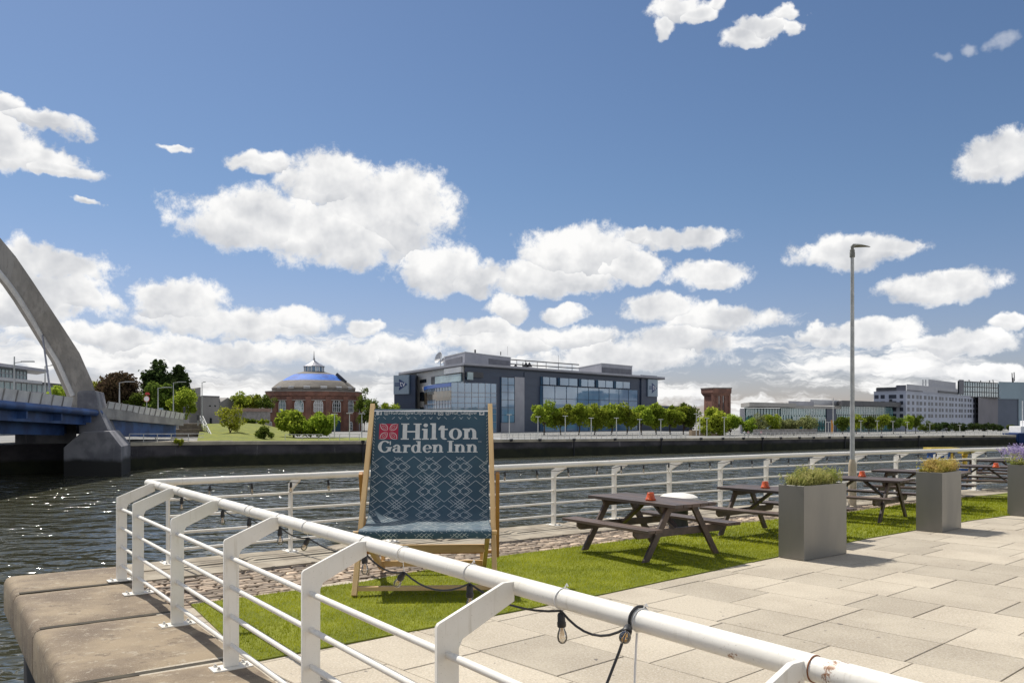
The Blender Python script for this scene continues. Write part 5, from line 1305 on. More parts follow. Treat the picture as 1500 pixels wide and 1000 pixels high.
# moored ship at the right edge
sh = B(1498,645,165); r = empty('moored_ship', (sh.x,sh.y,ZW), 'white and blue moored ship cut off by the right edge of the photo', 'ship')
mb = MB(); mb.hexa([(sh.x-1.2,sh.y,ZW),(sh.x+12,sh.y-2,ZW),(sh.x+14,sh.y+6,ZW),(sh.x,sh.y+8,ZW),(sh.x-2.0,sh.y-1,ZW+3.4),(sh.x+12,sh.y-3,ZW+3.4),(sh.x+14,sh.y+7,ZW+3.4),(sh.x-1,sh.y+9,ZW+3.4)]); mb.build('hull', M['sign_blue'], r, smooth=False, bevel=.2)
mb = MB(); mb.box((sh.x+5,sh.y+3,ZW+4.4), (11,6,2)); mb.box((sh.x+6,sh.y+3,ZW+6.2), (7,5,1.6)); mb.build('cabin', M['white_plain'], r, smooth=False, bevel=.15)
mb = MB(); mb.tube([(sh.x+1.2,sh.y+2,ZW+5),(sh.x+1.2,sh.y+2,ZW+13)], .12, 6); mb.tube([(sh.x+2.4,sh.y+2,ZW+5),(sh.x+2.4,sh.y+2,ZW+11)], .3, 6); mb.build('mast', M['white_plain'], r)
# --- left: glazed white building behind the bridge
lb_ = Fac(-40,128,54,150); r = empty('glazed_building', lb_.p(20,640)*1.0, 'pale glazed building with thin projecting roofs, behind the bridge at the left edge', 'building')
one(r,'wall',M['glass_pale'], lambda mb: lb_.box(mb,-40,39,540,600,-12,0,ref=10))
grid(lb_,r,'glazing_bars','clad_grey',-40,39,540,560,14,3,.02,.2,10)
one(r,'roof',M['clad_grey'], lambda mb: lb_.box(mb,-40,54,534,538.5,-14,3,ref=0))
lb2 = Fac(-40,118,104,150)
one(r,'wall',M['glass_pale'], lambda mb: lb2.box(mb,-40,89,561.5,600,-6,.0,ref=40)); grid(lb2,r,'glazing_bars','clad_grey',-40,89,561.5,610,16,4,.02,.2,40)
one(r,'roof',M['clad_light'], lambda mb: lb2.box(mb,-40,52,557,561,-8,1.6,ref=40)); one(r,'roof',M['dark_metal'], lambda mb: lb2.box(mb,52,102,559.5,562,-8,1.6,ref=52))
# --- grey concrete halls and the low stone wall
gb_ = Fac(277,150,300,152); M['concrete_hall'] = mk('concrete_hall', (.30,.285,.265), (.25,.24,.225), rough=.9, scale=.15, stretch=(1,1,.1))
r = empty('concrete_hall', gb_.p(290,640), 'grey concrete hall with a slanted roof, left of the yellow green lawn', 'building')
a0, a1, a2 = gb_.p(277,570), gb_.p(294,567), gb_.p(294,640)
mb = MB(); mb.extr([Vector((a0.x,a0.y,-2)), Vector((a1.x,a1.y,-2)), a1, a0], -gb_.n*14); mb.build('wall', M['concrete_hall'], r, smooth=False)
g2 = Fac(294,148,321,152)
one(r,'wall',M['concrete_hall'], lambda mb: g2.box(mb,294,321,580,640,-14,0,ref=294))
one(r,'roof_edge',M['louvre'], lambda mb: g2.box(mb,294,321,579,580.4,-14,.2,ref=294))
for px in (307.5,315): one(r,'window',M['glass_dark'], lambda mb: g2.box(mb,px-1,px+1,593,595,0,.1,ref=294))
one(r,'door',M['glass_dark'], lambda mb: g2.box(mb,307,310,612,621,0,.1,ref=294))
g3 = Fac(321,158,345,162); r2 = empty('gabled_shed', g3.p(330,640), 'low grey shed with a pitched roof behind the concrete hall', 'building')
mb = MB(); mb.extr([g3.p(321,640),g3.p(352,640),g3.p(352,596),g3.p(334,582),g3.p(321,590)], -g3.n*12); mb.build('wall', M['concrete_hall'], r2, smooth=False)
g4 = Fac(343,140,395,150); M['rubble'] = mk('rubble', (.30,.28,.26), (.20,.185,.17), rough=.95, scale=1.2); M['brick_pale'] = mk('brick_pale', (.30,.20,.16), (.25,.165,.13), rough=.9, scale=.6)
r = empty('stone_wall', g4.p(370,622), 'low grey stone wall with a reddish coping left of the domed building', 'wall')
one(r,'wall',M['rubble'], lambda mb: g4.box(mb,345,396,602,625,-1,0,ref=345)); one(r,'coping',M['brick_pale'], lambda mb: g4.box(mb,345,396,597.3,602,-1.4,.3,ref=345))

# --- lawn rising on the left bank
def BP(px, py, D): return B(px, py, D)
M['lawn'] = mk('lawn', (.20,.21,.025), (.135,.155,.03), rough=1, scale=.5, detail=6, bump=.03, bscale=3)
colx = [292,320,350,380,405,440,480,540]
lo = [fw_at(x,1.6)[0]+Vector((0,0,.02)) for x in colx]; midp = [B(x,y,D) for x,y,D in zip(colx,[632,634,632,634,639,641,641,641.5],[108]*3+[112]*5)]
hi = [B(x,y,D) for x,y,D in zip(colx,[621,620,619,619.5,626,635.5,636.5,637],[132,132,134,138,140,142,142,142])]
mb = MB(); n = len(colx); mb.add([tuple(p) for p in lo+midp+hi], [(j*n+i,j*n+i+1,(j+1)*n+i+1,(j+1)*n+i) for j in (0,1) for i in range(n-1)]); tag(mb.build('lawn', M['lawn']), kind='structure')
M['path'] = mk('path', (.40,.36,.29), (.33,.30,.24), rough=.95, scale=.4)
mb = MB(); lo2 = [fw_at(x,1.1)[0]+Vector((0,0,.06)) for x in (222,260,300,345)]; hi2 = [fw_at(x,6)[0]+Vector((0,0,.06)) for x in (222,260,300,345)]
mb.add([tuple(p) for p in lo2+hi2], [(i,i+1,i+5,i+4) for i in range(3)]); tag(mb.build('path', M['path']), kind='structure')

# --- steps
M['step_stone'] = mk('step_stone', (.20,.165,.12), (.13,.105,.08), rough=.95, scale=.5)
s0_ = fw_at(262,6)[0]; r = empty('stone_steps', s0_, 'broad brown stone steps with white handrails, climbing from the far quay beside the bridge', 'steps')
SFc = Fac(236,100,300,108)
for i, (yt, yb, dd) in enumerate(((634,643,0),(628.5,634,-1.6),(621,628.5,-3.4))):
    one(r,'step_flight',M['step_stone'], lambda mb: SFc.box(mb,[250,252,262][i],[302,297,295][i],yt,yb+6,dd-6,dd,ref=270))
one(r,'step_flight',M['step_stone'], lambda mb: SFc.box(mb,262,295,620.5,646,-22,-5,ref=270))
mb = MB()
for (x0,y0,x1,y1) in ((293,609,299,623),(299,623,303.5,624),(303.5,624,310.5,638),(297,609,303,622),(264,612,259,622),(259,622,241,626),(241,624,232,643),(247,622,238,640)):
    D0, D1 = 104+(640-y0)*.25, 104+(640-y1)*.25; a, c = B(x0,y0,D0), B(x1,y1,D1); mb.tube([a,c], .09, 6); mb.tube([a-Vector((0,0,.6)),c-Vector((0,0,.6))], .06, 5)
    for u in (0,.5,1): p = a+(c-a)*u; mb.tube([p,p-Vector((0,0,1.3))], .06, 5)
mb.build('handrail', M['rail_pale'], r)
# --- lamp posts across the river
LAMPS = [(490,606,641,100),(512,605,640,101),(530,605.5,641,98),(746,607,640,118),(788,610,640,121),(828,609,640,124),(866,612,640,127),(903,612,639,130),(937,614,639,132),(968,614,639,135),
         (1020,606,638,140),(1025,610,637,142),(1061,611,637,144),(1035.5,612,638,143),(1213.5,618,637,150),(1261,616,635,158),(1285,616,634,162),(1308,617,634,166),(1329,618,633,170),(1362,620,633,178),(1406,622,633,186)]
proto = None
for i, (px, yt, yb, D) in enumerate(LAMPS):
    p = B(px,yb,D); h = (yb-yt)/F*D*K
    names = {490:'nearest the round brick building, left of three',512:'before the round brick building, middle of three',530:'just left of the deck chair'}
    where = names.get(px, 'in front of the dark blue building' if px < 980 else ('beside the willow by the brick tower' if px < 1100 else ('in front of the green glass office' if px < 1300 else 'in front of the white hotel')))
    r = empty('quay_lamp', p, 'slim pale lamp post on the far quay, '+where, 'lamp post', 'lamp posts on the far quay '+('before the round building' if px < 600 else where))
    if px in names: r['group'] = 'lamp posts before the round building'
    mb = MB(); mb.tube([p, p+Vector((0,0,h))], [.11,.075], 6); mb.build('lamp_pole', M['rail_pale'], r)
    mb = MB(); mb.box(p+Vector((0,0,h)), (1.1,.4,.14)); mb.build('lamp_head', M['rail_pale'], r, smooth=False)

# ================================================================== bridge
M['blue_steel'] = mk('blue_steel', (.035,.095,.27), (.02,.05,.15), rough=.5, scale=.4, detail=6)
M['conc_pier'] = mk('conc_pier', (.26,.255,.265), (.13,.13,.145), rough=.9, scale=.22, detail=9, contrast=(.4,.6))
N, b = nodes(M['conc_pier']); co = N.n('ShaderNodeTexCoord').outputs['Object']; sp_ = N.n('ShaderNodeSeparateXYZ'); N.put(sp_.inputs[0], co)
old = b.inputs['Base Color'].links[0].from_socket     # weed and wet mud below the high tide mark; lime streaks above
tide = N.ss(N.m('ADD', sp_.outputs[2], N.m('MULTIPLY', N.noise(co,.3,3), 1.2)), 2.5, 3.2)
lime = N.m('MULTIPLY', N.ss(N.noise(N.vm('MULTIPLY', co, (1,1,.15)), .7, 6, .7), .58, .70), .6)
N.put(b.inputs['Base Color'], N.mix(tide, (.022,.022,.020), N.mix(lime, old, (.36,.35,.34))))
M['conc_light'] = mk('conc_light', (.36,.345,.32), (.24,.23,.22), rough=.9, scale=.3, detail=8)
M['arch_grey'] = mk('arch_grey', (.36,.335,.305), (.26,.245,.225), rough=.75, scale=.5, detail=8, stretch=(1,1,.35))
N, b = nodes(M['arch_grey']); co = N.n('ShaderNodeTexCoord').outputs['Object']; old = b.inputs['Base Color'].links[0].from_socket
N.put(b.inputs['Base Color'], N.mix(N.m('MULTIPLY', N.ss(N.noise(N.vm('MULTIPLY', co, (2.2,2.2,.10)), 1.2, 7, .7), .48, .66), .6), old, (.20,.19,.18)))
M['parapet'] = mk('parapet', (.66,.65,.63), (.55,.54,.53), rough=.7, scale=.6)
p_l, p_m, p_r = B(0,592,58), B(140,605,76), B(268,616,99)
br = empty('bridge', (p_m.x,p_m.y,ZW), 'road bridge with grey arch, blue edge tube and weathered concrete pier at the left', 'bridge')
e1 = (p_l-p_m).normalized(); PL = p_l+e1*60
W_ = Vector((-1,-.15,0)).normalized()*20
def deckpt(u):  # u 0..1 over left part 1..2 over the approach
    return (PL+(p_m-PL)*u) if u <= 1 else (p_m+(p_r-p_m)*(u-1))
# tube along the river edge of the deck
a, c = PL.copy(), B(146,605,76.5)
mb = MB(); mb.tube([a, p_l, c], .46, 16); mb.build('edge_tube', M['blue_steel'], br)
mb = MB(); n1_ = [PL, p_m]; 
def slab(mb, a, b2, zt, zb_, off0, off1, zt2=None, zb2=None):
    o0, o1 = W_.normalized()*off0, W_.normalized()*off1; zt2 = zt if zt2 is None else zt2; zb2 = zb_ if zb2 is None else zb2
    P = [a+o0+Vector((0,0,zb_)), b2+o0+Vector((0,0,zb2)), b2+o1+Vector((0,0,zb2)), a+o1+Vector((0,0,zb_)), a+o0+Vector((0,0,zt)), b2+o0+Vector((0,0,zt2)), b2+o1+Vector((0,0,zt2)), a+o1+Vector((0,0,zt))]
    return mb.hexa(P)
slab(mb, PL, p_m, .35, -.25, .5, 20); slab(mb, p_m, p_r, .9, -.35, .3, 20, .75, -.5); mb.build('deck', M['conc_light'], br, smooth=False)
mb = MB(); slab(mb, PL, p_m, -.26, -1.6, 1.0, 2.2); slab(mb, PL, p_m, -.26, -3.0, 4.0, 4.6); slab(mb, PL, p_m, -.26, -2.4, 9, 9.6)
for u in np.linspace(.1,.98,9):
    q = PL+(p_m-PL)*u; mb.bar(q+Vector((0,0,-.8)), q+W_+Vector((0,0,-.8)), .3, 1.0)
mb.build('girder', M['blue_steel'], br, smooth=False)
mb = MB(); slab(mb, p_m, p_r, -.5, -3.0, 1.2, 2.0); slab(mb, p_m, p_r, -.5, -2.6, 8, 9); mb.build('girder', M['blue_steel'], br, smooth=False)
# parapet: row of upright panels with raking posts
mb = MB(); mp = MB()
def para(a, b2, z0, h, n, off, lean=.25):
    for i in range(n):
        q0, q1 = a+(b2-a)*(i/n), a+(b2-a)*((i+1)/n); o = W_.normalized()*off; ln = -W_.normalized()*lean
        mb.hexa([q0+o+Vector((0,0,z0)), q1+o+Vector((0,0,z0)), q1+o+W_.normalized()*.08+Vector((0,0,z0)), q0+o+W_.normalized()*.08+Vector((0,0,z0)),
                 q0+o+ln+Vector((0,0,z0+h)), q1+o+ln+Vector((0,0,z0+h)), q1+o+ln+W_.normalized()*.08+Vector((0,0,z0+h)), q0+o+ln+W_.normalized()*.08+Vector((0,0,z0+h))])
        mp.bar(q0+o-W_.normalized()*.05+Vector((0,0,z0-.1)), q0+o+ln*1.15-W_.normalized()*.05+Vector((0,0,z0+h+.04)), .12, .12, -W_)
para(p_l+e1*30, p_m+(p_l-p_m)*.28, .5, 1.25, 16, .3)
for_app = (B(156,600,79), B(268,615,99))
para(for_app[0], for_app[1], .1, 1.1, 14, 0)
pa = mb.build('parapet', M['parapet'], br, smooth=False); mp.build('parapet_post', M['conc_light'], pa, smooth=False)
mb = MB(); slab(mb, for_app[0]-Vector((0,0,0)), for_app[1], .08, -1.3, -.1, .6, .08, -1.0); mb.build('fascia', M['conc_light'], br, smooth=False)
# pier
def pier_poly(pts_, D): return [B(x,y,D) for x,y in pts_]
mb = MB()
top = [(113,572),(139,572),(145,600),(158,629),(162,652),(118,652),(113,600)]
mb.extr(pier_poly(top,75.5), (-3.2,9,0)); mb.build('pier_shaft', M['conc_pier'], br, smooth=False, bevel=.06)
mb = MB(); zt = EYE-(648-HY)/F*75*K
P0 = [B(x,y,74) for x,y in ((93,655),(120,632),(160,631),(178,654),(178,730),(93,730))]
for p in P0: p.z = max(p.z, -8)
mb.extr(P0, (-3.6,10.5,0)); mb.build('pier_base', M['conc_pier'], br, smooth=False, bevel=.12)
mb = MB(); q = B(0,650,84); 
mb.hexa([B(-80,720,74),B(95,705,80),B(95,705,84),B(-80,720,78),B(-80,652,74),B(95,651,80),B(95,651,84),B(-80,652,78)]); mb.hexa([B(22,705,79),B(112,705,82),B(112,705,86),B(22,705,83),B(22,622,79),B(112,622,82),B(112,622,86),B(22,622,83)]); mb.build('abutment', M['conc_pier'], br, smooth=False)
# arch
op = [(147,600),(136,560),(117,517),(97,486),(74,451),(47,410),(23,375),(0,347.6),(-28,317),(-60,288)]
ip = [(112,600),(108,578),(86,529),(62,490),(50,470),(30,438),(14,415),(0,398),(-28,364),(-60,330)]
Ds = [76,75.5,74.5,73.5,72.6,71.5,70.5,69.6,68.4,67]
oc = [B(x,y,D) for (x,y),D in zip(op,Ds)]; ic = [B(x,y,D) for (x,y),D in zip(ip,Ds)]
# continue the arch beyond the picture: up to the crown and down to the near bank on the other side of the deck
dirp = (oc[-1]-oc[0]); dirp.z = 0; dirp.normalize(); L0 = ((oc[-1]-oc[0]).xy).length; z_e = oc[-1].z; sl0 = (oc[-1].z-oc[-2].z)/((oc[-1]-oc[-2]).xy.length)
tot = 130; 
for k in range(1,13):
    u = k/12; s_ = (tot-L0)*u; z = z_e+sl0*s_-(sl0*(tot-L0)+z_e-2)/((tot-L0)**2)*s_*s_
    c = oc[9]+dirp*s_; c.z = z; th_ = (oc[9]-ic[9]).length; slp = sl0-2*(sl0*(tot-L0)+z_e-2)/((tot-L0)**2)*s_; nn = (dirp*slp-Vector((0,0,1))).normalized(); oc.append(c); ic.append(c+nn*th_*(1-.2*u))
wv = Vector((dirp.y,-dirp.x,0)).normalized()*-2.3
if wv.x > 0: wv = -wv
mb = MB(); m_ = len(oc); k = 0
for o_, i_ in zip(oc, ic): mb.v += [tuple(o_), tuple(i_), tuple(i_+wv), tuple(o_+wv)]
for i in range(m_-1):
    for j in range(4): mb.f.append((i*4+j,i*4+(j+1)%4,(i+1)*4+(j+1)%4,(i+1)*4+j)); mb.mi.append(0)
arch = mb.build('arch', M['arch_grey'], br, smooth=False, bevel=.08)
mb = MB(); mb.tube([i_+(o_-i_)*-.06-wv*.02 for o_, i_ in zip(oc[1:], ic[1:])], .32, 6); mb.build('arch_edge', M['parapet'], arch)
mb = MB(); mb.tube([B(62,489,73.5), B(75,585,70)], .12, 8); mb.tube([B(75,583,70), B(76.5,602,70)], .3, 8); mb.build('hanger', M['clad_grey'], br)
mb = MB(); mb.tube([ic[12]+wv*.5, p_l+e1*15+W_*.1], .12, 8); mb.build('hanger', M['clad_grey'], br)
# lamps and signs on the bridge
for px, yt, yb, D, lb in ((21,522,574,66,'tall grey lamp post on the bridge deck near the left edge'),(66,536,582,78,'grey lamp post on the bridge deck beside the hanger'),(175,560,596,86,'dark lamp post on the bridge approach before the copper beech'),
                          (231.5,568,605,96,'grey lamp post on the bridge approach before the tall trees'),(254,560,608,104,'slim lamp post at the end of the bridge approach'),(296,560,612,112,'tall mast lamp beside the grey concrete hall')):
    p = B(px,yb,D); r = empty('street_lamp', p, lb, 'street lamp', None); h = (yb-yt)/F*D*K
    mb = MB(); mb.tube([p-Vector((0,0,1)), p+Vector((0,0,h))], [.13,.07], 8); mb.build('lamp_pole', M['galv'], r)
    sx2 = 1 if px != 296 else .3; mb = MB(); q = p+Vector((0,0,h*(.82 if px == 21 else .99))); mb.tube([q, q+Vector((.9*sx2,0,.12))], .05, 6); mb.box(q+Vector((1.6*sx2,0,.16)), (1.5*sx2,.3,.13)); mb.build('lamp_head', M['galv'], r)
M['red_sign'] = mk('red_sign', (.45,.03,.03), (.4,.03,.03), rough=.5)
p = B(215,608,92); r = empty('road_sign', p, 'round red and white road sign above the bridge parapet', 'road sign')
mb = MB(); mb.tube([p-Vector((0,0,1)), p+Vector((0,0,3.2))], .05, 6); mb.build('sign_post', M['galv'], r)
for nm, rr_, mt_, o_ in (('sign_disc',.42,'white_plain',-.07),('sign_rim',.50,'red_sign',-.02)):
    mb = MB(); mb.lathe(B(215,584,92)+Vector((0,o_,0)), [(rr_,-.02),(rr_,.02)], 20, rot_to((0,-1,0))); mb.build(nm, M[mt_], r)
mb = MB(); c = B(216,580,92)+Vector((0,-.05,.28)); mb.extr([c+Vector((-.45,0,-.05)),c+Vector((.45,0,-.05)),c+Vector((.25,0,.35)),c+Vector((-.25,0,.35))], (0,.04,0)); mb.build('warning_triangle', M['red_sign'], r, smooth=False)
p = B(235,604,97); r = empty('direction_sign', p, 'small pale blue sign board on the bridge approach', 'road sign'); one(r,'sign_board',M['pale_blue'], lambda mb: mb.box(B(235,600.5,97), (.95,.08,.75))); one(r,'sign_post',M['galv'], lambda mb: mb.bar(B(235,602,97),B(235,612,97),.08,.08,(1,0,0)))
for px, py, lb in ((270,600,'dark traffic light head on a post at the end of the bridge'),(290,611,'small traffic light at the head of the steps')):
    p = B(px,py+12,106); r = empty('traffic_light', p, lb, 'traffic light'); one(r,'light_post',M['galv'], lambda mb: mb.bar(p,B(px,py,106),.12,.12,(1,0,0))); one(r,'light_head',M['dark_metal'], lambda mb: mb.box(B(px,py,106), (.35,.3,1.1)), bevel=.03)
# cars glimpsed on the bridge
for px, D, mt_, lb in ((86,84,'white_plain','white car glimpsed over the bridge parapet, left of two'),(97,86,'clad_grey','grey car glimpsed over the bridge parapet beside the arch foot')):
    p = B(px,594,D); r = empty('car', p, lb, 'car'); mb = MB(); L2 = 4.2; 
    pr2 = [(-2.1,.25),(2.1,.25),(2.1,.8),(1.3,.9),(.7,1.4),(-1.1,1.42),(-1.8,.95),(-2.1,.85)]
    mb.extr([p+Vector((x,-.85,z)) for x,z in pr2], (0,1.7,0)); mb.build('body', M[mt_], r, smooth=False, bevel=.08)
    mb = MB(); mb.extr([p+Vector((x,-.87,z)) for x,z in ((1.1,.92),(.6,1.34),(-1.0,1.35),(-1.4,.95))], (0,1.74,0)); mb.build('window', M['glass_dark'], r, smooth=False)
    for x in (-1.3,1.3):
        mb = MB(); mb.lathe(p+Vector((x,-.8,.32)), [(.32,-.1),(.32,.1)], 14, rot_to((0,-1,0))); mb.build('wheel', M['black_plastic'], r)
# small figures resting by the far rail
M['skin'] = mk('skin', (.5,.3,.22), (.45,.27,.2), rough=.6); 
def person(p, top_, bot_, lb, face):
    me = bpy.data.meshes.new('person'); s_ = 1.0
    J = {'hip':(0,0,.92),'chest':(0,0,1.28),'neck':(0,0,1.46),'head':(0,.02,1.60),'crown':(0,.02,1.70),'ls':(-.19,0,1.38),'le':(-.27,.03,1.12),'lh':(-.20,.22,1.02),'rs':(.19,0,1.38),'re':(.28,.03,1.12),'rh':(.20,.22,1.02),
         'lt':(-.10,0,.88),'lk':(-.12,.03,.48),'lf':(-.12,0,.06),'lo':(-.12,.16,.03),'rt':(.10,0,.88),'rk':(.12,.05,.48),'rf':(.12,-.03,.06),'ro':(.12,.13,.03)}
    E = [('hip','chest'),('chest','neck'),('neck','head'),('head','crown'),('chest','ls'),('ls','le'),('le','lh'),('chest','rs'),('rs','re'),('re','rh'),('hip','lt'),('lt','lk'),('lk','lf'),('lf','lo'),('hip','rt'),('rt','rk'),('rk','rf'),('rf','ro')]
    rad = {'hip':.15,'chest':.15,'neck':.06,'head':.10,'crown':.075,'ls':.06,'le':.045,'lh':.035,'rs':.06,'re':.045,'rh':.035,'lt':.085,'lk':.06,'lf':.04,'lo':.035,'rt':.085,'rk':.06,'rf':.04,'ro':.035}
    ks = list(J); me.from_pydata([J[k] for k in ks], [(ks.index(a),ks.index(b_)) for a,b_ in E], []); me.materials.append(M['skin']); me.materials.append(top_); me.materials.append(bot_)
    o = bpy.data.objects.new('person', me); COL.objects.link(o); o.modifiers.new('skin','SKIN'); o.modifiers.new('sub','SUBSURF').levels = 1
    for i, k in enumerate(ks): me.skin_vertices[0].data[i].radius = (rad[k],rad[k]*.85); me.skin_vertices[0].data[i].use_root = (k == 'hip')
    bpy.context.view_layer.update(); m2 = bpy.data.meshes.new_from_object(o.evaluated_get(bpy.context.evaluated_depsgraph_get())); bpy.data.objects.remove(o)
    for k in (M['skin'], top_, bot_):
        if k.name not in [m.name for m in m2.materials if m]: m2.materials.append(k)
    idx = {m.name:i for i,m in enumerate(m2.materials) if m}
    for f in m2.polygons:
        z = f.center.z; f.material_index = idx[M['skin'].name] if z > 1.47 or (abs(f.center.x) > .16 and z < 1.1 and z > .93) else (idx[top_.name] if z > .93 else idx[bot_.name]); f.use_smooth = True
    b_ = bpy.data.objects.new('person', m2); COL.objects.link(b_); b_.location = p; b_.rotation_euler.z = face; tag(b_, lb, 'person')
    mb = MB(); mb.lathe((0,.0,1.66), [(.02,.10),(.09,.07),(.115,.0),(.11,-.06),(.085,-.08)], 12); BASE[b_.name] = Vector((0,0,0)); mb.build('hair', M['black_plastic'], b_)
M['pink'] = mk('pink_cloth', (.6,.35,.38), (.55,.32,.35), rough=.8); M['jeans'] = mk('jeans', (.06,.08,.15), (.05,.07,.12), rough=.9)
for px, tp2, lb, f_ in ((1095,M['white_plain'],'person in a white top leaning on the far quay rail, left of a pair',3.3),(1101,M['pink'],'person in a pink top leaning on the far quay rail, right of a pair',2.9),(1120,M['pink'],'person in pale pink standing alone at the far quay rail by a bush',3.1)):
    q, d, nn = fw_at(px,1.0); person(q+Vector((0,0,.0)), tp2, M['jeans'], lb, f_)

# ================================================================== trees
def crown_mesh(name, seed, rx, rz, n, leaf, lobes=14, shape='round', mat_='leaf_mid', hollow=.55):
    rs = np.random.default_rng(seed); C = []
    for i in range(lobes):
        d = rs.normal(0,1,3); d /= np.linalg.norm(d); r_ = rs.uniform(.25,.80); c = d*r_*np.array([rx,rx,rz]); s = rs.uniform(.20,.50)*min(rx,rz)
        if shape == 'cone': t_ = (c[2]/rz+1)/2; c[:2] *= (1.15-t_)*1.0; s *= (1.25-.8*t_)
        if shape == 'flat' and c[2] < 0: c[2] *= .5
        C.append((c,s))
    V = []
    per = n//lobes
    P_, D_ = [], []
    for c, s in C:
        d = rs.normal(0,1,(per,3)); d /= np.linalg.norm(d,axis=1)[:,None]; rr_ = s*(hollow+(1-hollow)*rs.uniform(0,1,per)**.5)*(1+.18*rs.normal(0,1,per))
        P_.append(c+d*rr_[:,None]*np.array([1,1,.85])); D_.append(d)
    P_ = np.concatenate(P_); D_ = np.concatenate(D_); m_ = len(P_)
    nrm3 = D_*.55+rs.normal(0,.55,(m_,3))+np.array([0,0,.25]); nrm3 /= np.linalg.norm(nrm3,axis=1)[:,None]
    t1 = np.cross(nrm3, rs.normal(0,1,(m_,3))); t1 /= np.linalg.norm(t1,axis=1)[:,None]; t2 = np.cross(nrm3,t1); sz = leaf*rs.uniform(.5,1.15,m_)[:,None]
    Q = np.stack([P_-t1*sz, P_-t2*sz*.6, P_+t1*sz, P_+t2*sz*.6],1)
    me = quads_mesh(name, Q); me.materials.append(M[mat_]); return me, C
def limbs(p, h0, H, rx, rz, seed, r0):
    rs = random.Random(seed); mb = MB(); top = Vector((0,0,h0)); mb.tube([Vector((0,0,-.3)), Vector((rs.uniform(-.05,.05)*H,0,h0*.6)), top+Vector((0,0,rz*.8))], [r0, r0*.75, r0*.3], 7)
    for k in range(6):
        a = k*1.05+rs.random(); e = Vector((math.cos(a)*rx*.6, math.sin(a)*rx*.6, h0+rz*(.5+.8*rs.random()))); s = Vector((0,0,h0*.75+rz*.2*rs.random())); mb.tube([s, (s+e)/2+Vector((0,0,.1*rz)), e], [r0*.45,r0*.3,r0*.12], 5)
    return mb
def tree(px, yt, yb, w_px, D, kind, label, group, seed, base_y=None, name='tree', n=1500, leaf=None, shape='round', lobes=16, cat='tree', hidden_base=None):
    """px centre, yt/yb crown top and bottom rows, w_px crown width, base_y foot row"""
    base_y = base_y or yb+6; p = B(px,base_y,D); k = D*K/F; H = (base_y-yt)*k; rx = w_px*k/2; rz = (yb-yt)*k/2; hc = (base_y-(yt+yb)/2)*k; rx *= 1.22; rz *= 1.10
    r = empty(name, p, label, cat, group, rz=0)
    key = (kind, shape, n, lobes, seed)
    n = int(n*2.6); lobes = int(lobes*1.4)
    me, _ = crown_mesh('crown', seed, rx, rz, n, leaf or max(.085*rx,.20), lobes, shape, kind)
    me.transform(Matrix.Translation((0,0,hc))); link('crown', me, r)
    mb = limbs(p, max(hc-rz*.7,.3), H, rx, rz, seed, max(.05*rx,.10)); o = mb.build('trunk', M['bark'], None, loc=(0,0,0)); o.parent = r
    return r
g = 'row of round trees before the dark blue building'; sd_ = 100
rowt = [(797,589,622,34),(822,591,624,26),(847,589,622,30),(870,590,625,28),(895,587,624,32),(918,592,627,30),(940,590,622,30),(962,590,624,30),(982,592,622,30),(1000,593,618,22)]
for i, (px,yt,yb,w) in enumerate(rowt):
    sd_ += 1; lb = 'round light green tree in the row before the dark blue building, number %s from the left'%['one','two','three','four','five','six','seven','eight','nine','ten'][i]
    lb = 'round tree before the dark blue building, '+['first at the left end of the row','second from the left','third from the left','fourth from the left','fifth from the left','sixth from the left','seventh from the left','eighth from the left','ninth from the left','last at the right end of the row'][i]
    tree(px,yt,yb+2,w*1.36,140+i*2,'leaf_bright',lb,g,sd_,base_y=638,n=1700)
tree(1003,588,632,34,158,'leaf_mid','darker loose tree at the right end of the blue building',None,201,base_y=640,n=1500)
tree(1011,590,628,26,165,'leaf_mid','feathery tree rising behind the dark blue building end',None,202,base_y=640,n=900)
tree(1046,598,636,46,150,'leaf_yellow','bright yellow green willow in front of the brick tower',None,203,base_y=640,n=2400)
tree(1070,603,636,30,151,'leaf_bright','smaller green willow touching the right side of the bright one',None,204,base_y=640,n=1500)
tree(1034,621,638,22,146,'leaf_bright','low bush at the foot of the bright willow',None,205,base_y=640,n=500,cat='shrub',name='shrub')
SH = [(1097,612,634,26,'leaf_bright','rounded green shrub at the left end before the green glass office'),(1112,608,632,24,'leaf_pale','pale flowering shrub second from the left before the glass office'),(1130,605,630,26,'leaf_bright','tallest green shrub before the green glass office'),
      (1133,622,638,16,'leaf_yellow','small bright bush at the wall below the tallest shrub'),(1148,614,632,22,'leaf_pale','pale shrub right of the tallest one before the glass office'),(1163,612,632,26,'leaf_pale','pale green shrub in the middle right before the glass office'),(1184,610,632,32,'leaf_pale','widest cream flowering shrub at the right end before the glass office')]
for i, (px,yt,yb,w,k,lb) in enumerate(SH): tree(px,yt,yb,w,150+i,k,lb,'shrubs before the green glass office',210+i,base_y=yb+4,n=1000,cat='shrub',name='shrub')
wl_ = Fac(1140,150,1200,156); r = empty('planting_wall', wl_.p(1160,636), 'low dark retaining wall below the pale shrubs on the far quay', 'wall'); one(r,'wall',M['rubble'], lambda mb: wl_.box(mb,1103,1197,628.5,636,-2,0,ref=1140))
ordw = ['first at the left','second from the left','third from the left','fourth from the left','fifth from the left','sixth from the left','last at the right']
for i, px in enumerate((1234,1254,1273,1291,1309,1327,1341)):
    tree(px,607,629,23,156+i*4,'leaf_bright' if i%2 else 'leaf_mid','dense round tree right of the near lamp post across the river, '+ordw[i],'row of dense trees before the glass office and hotel',230+i,base_y=634,n=1200)
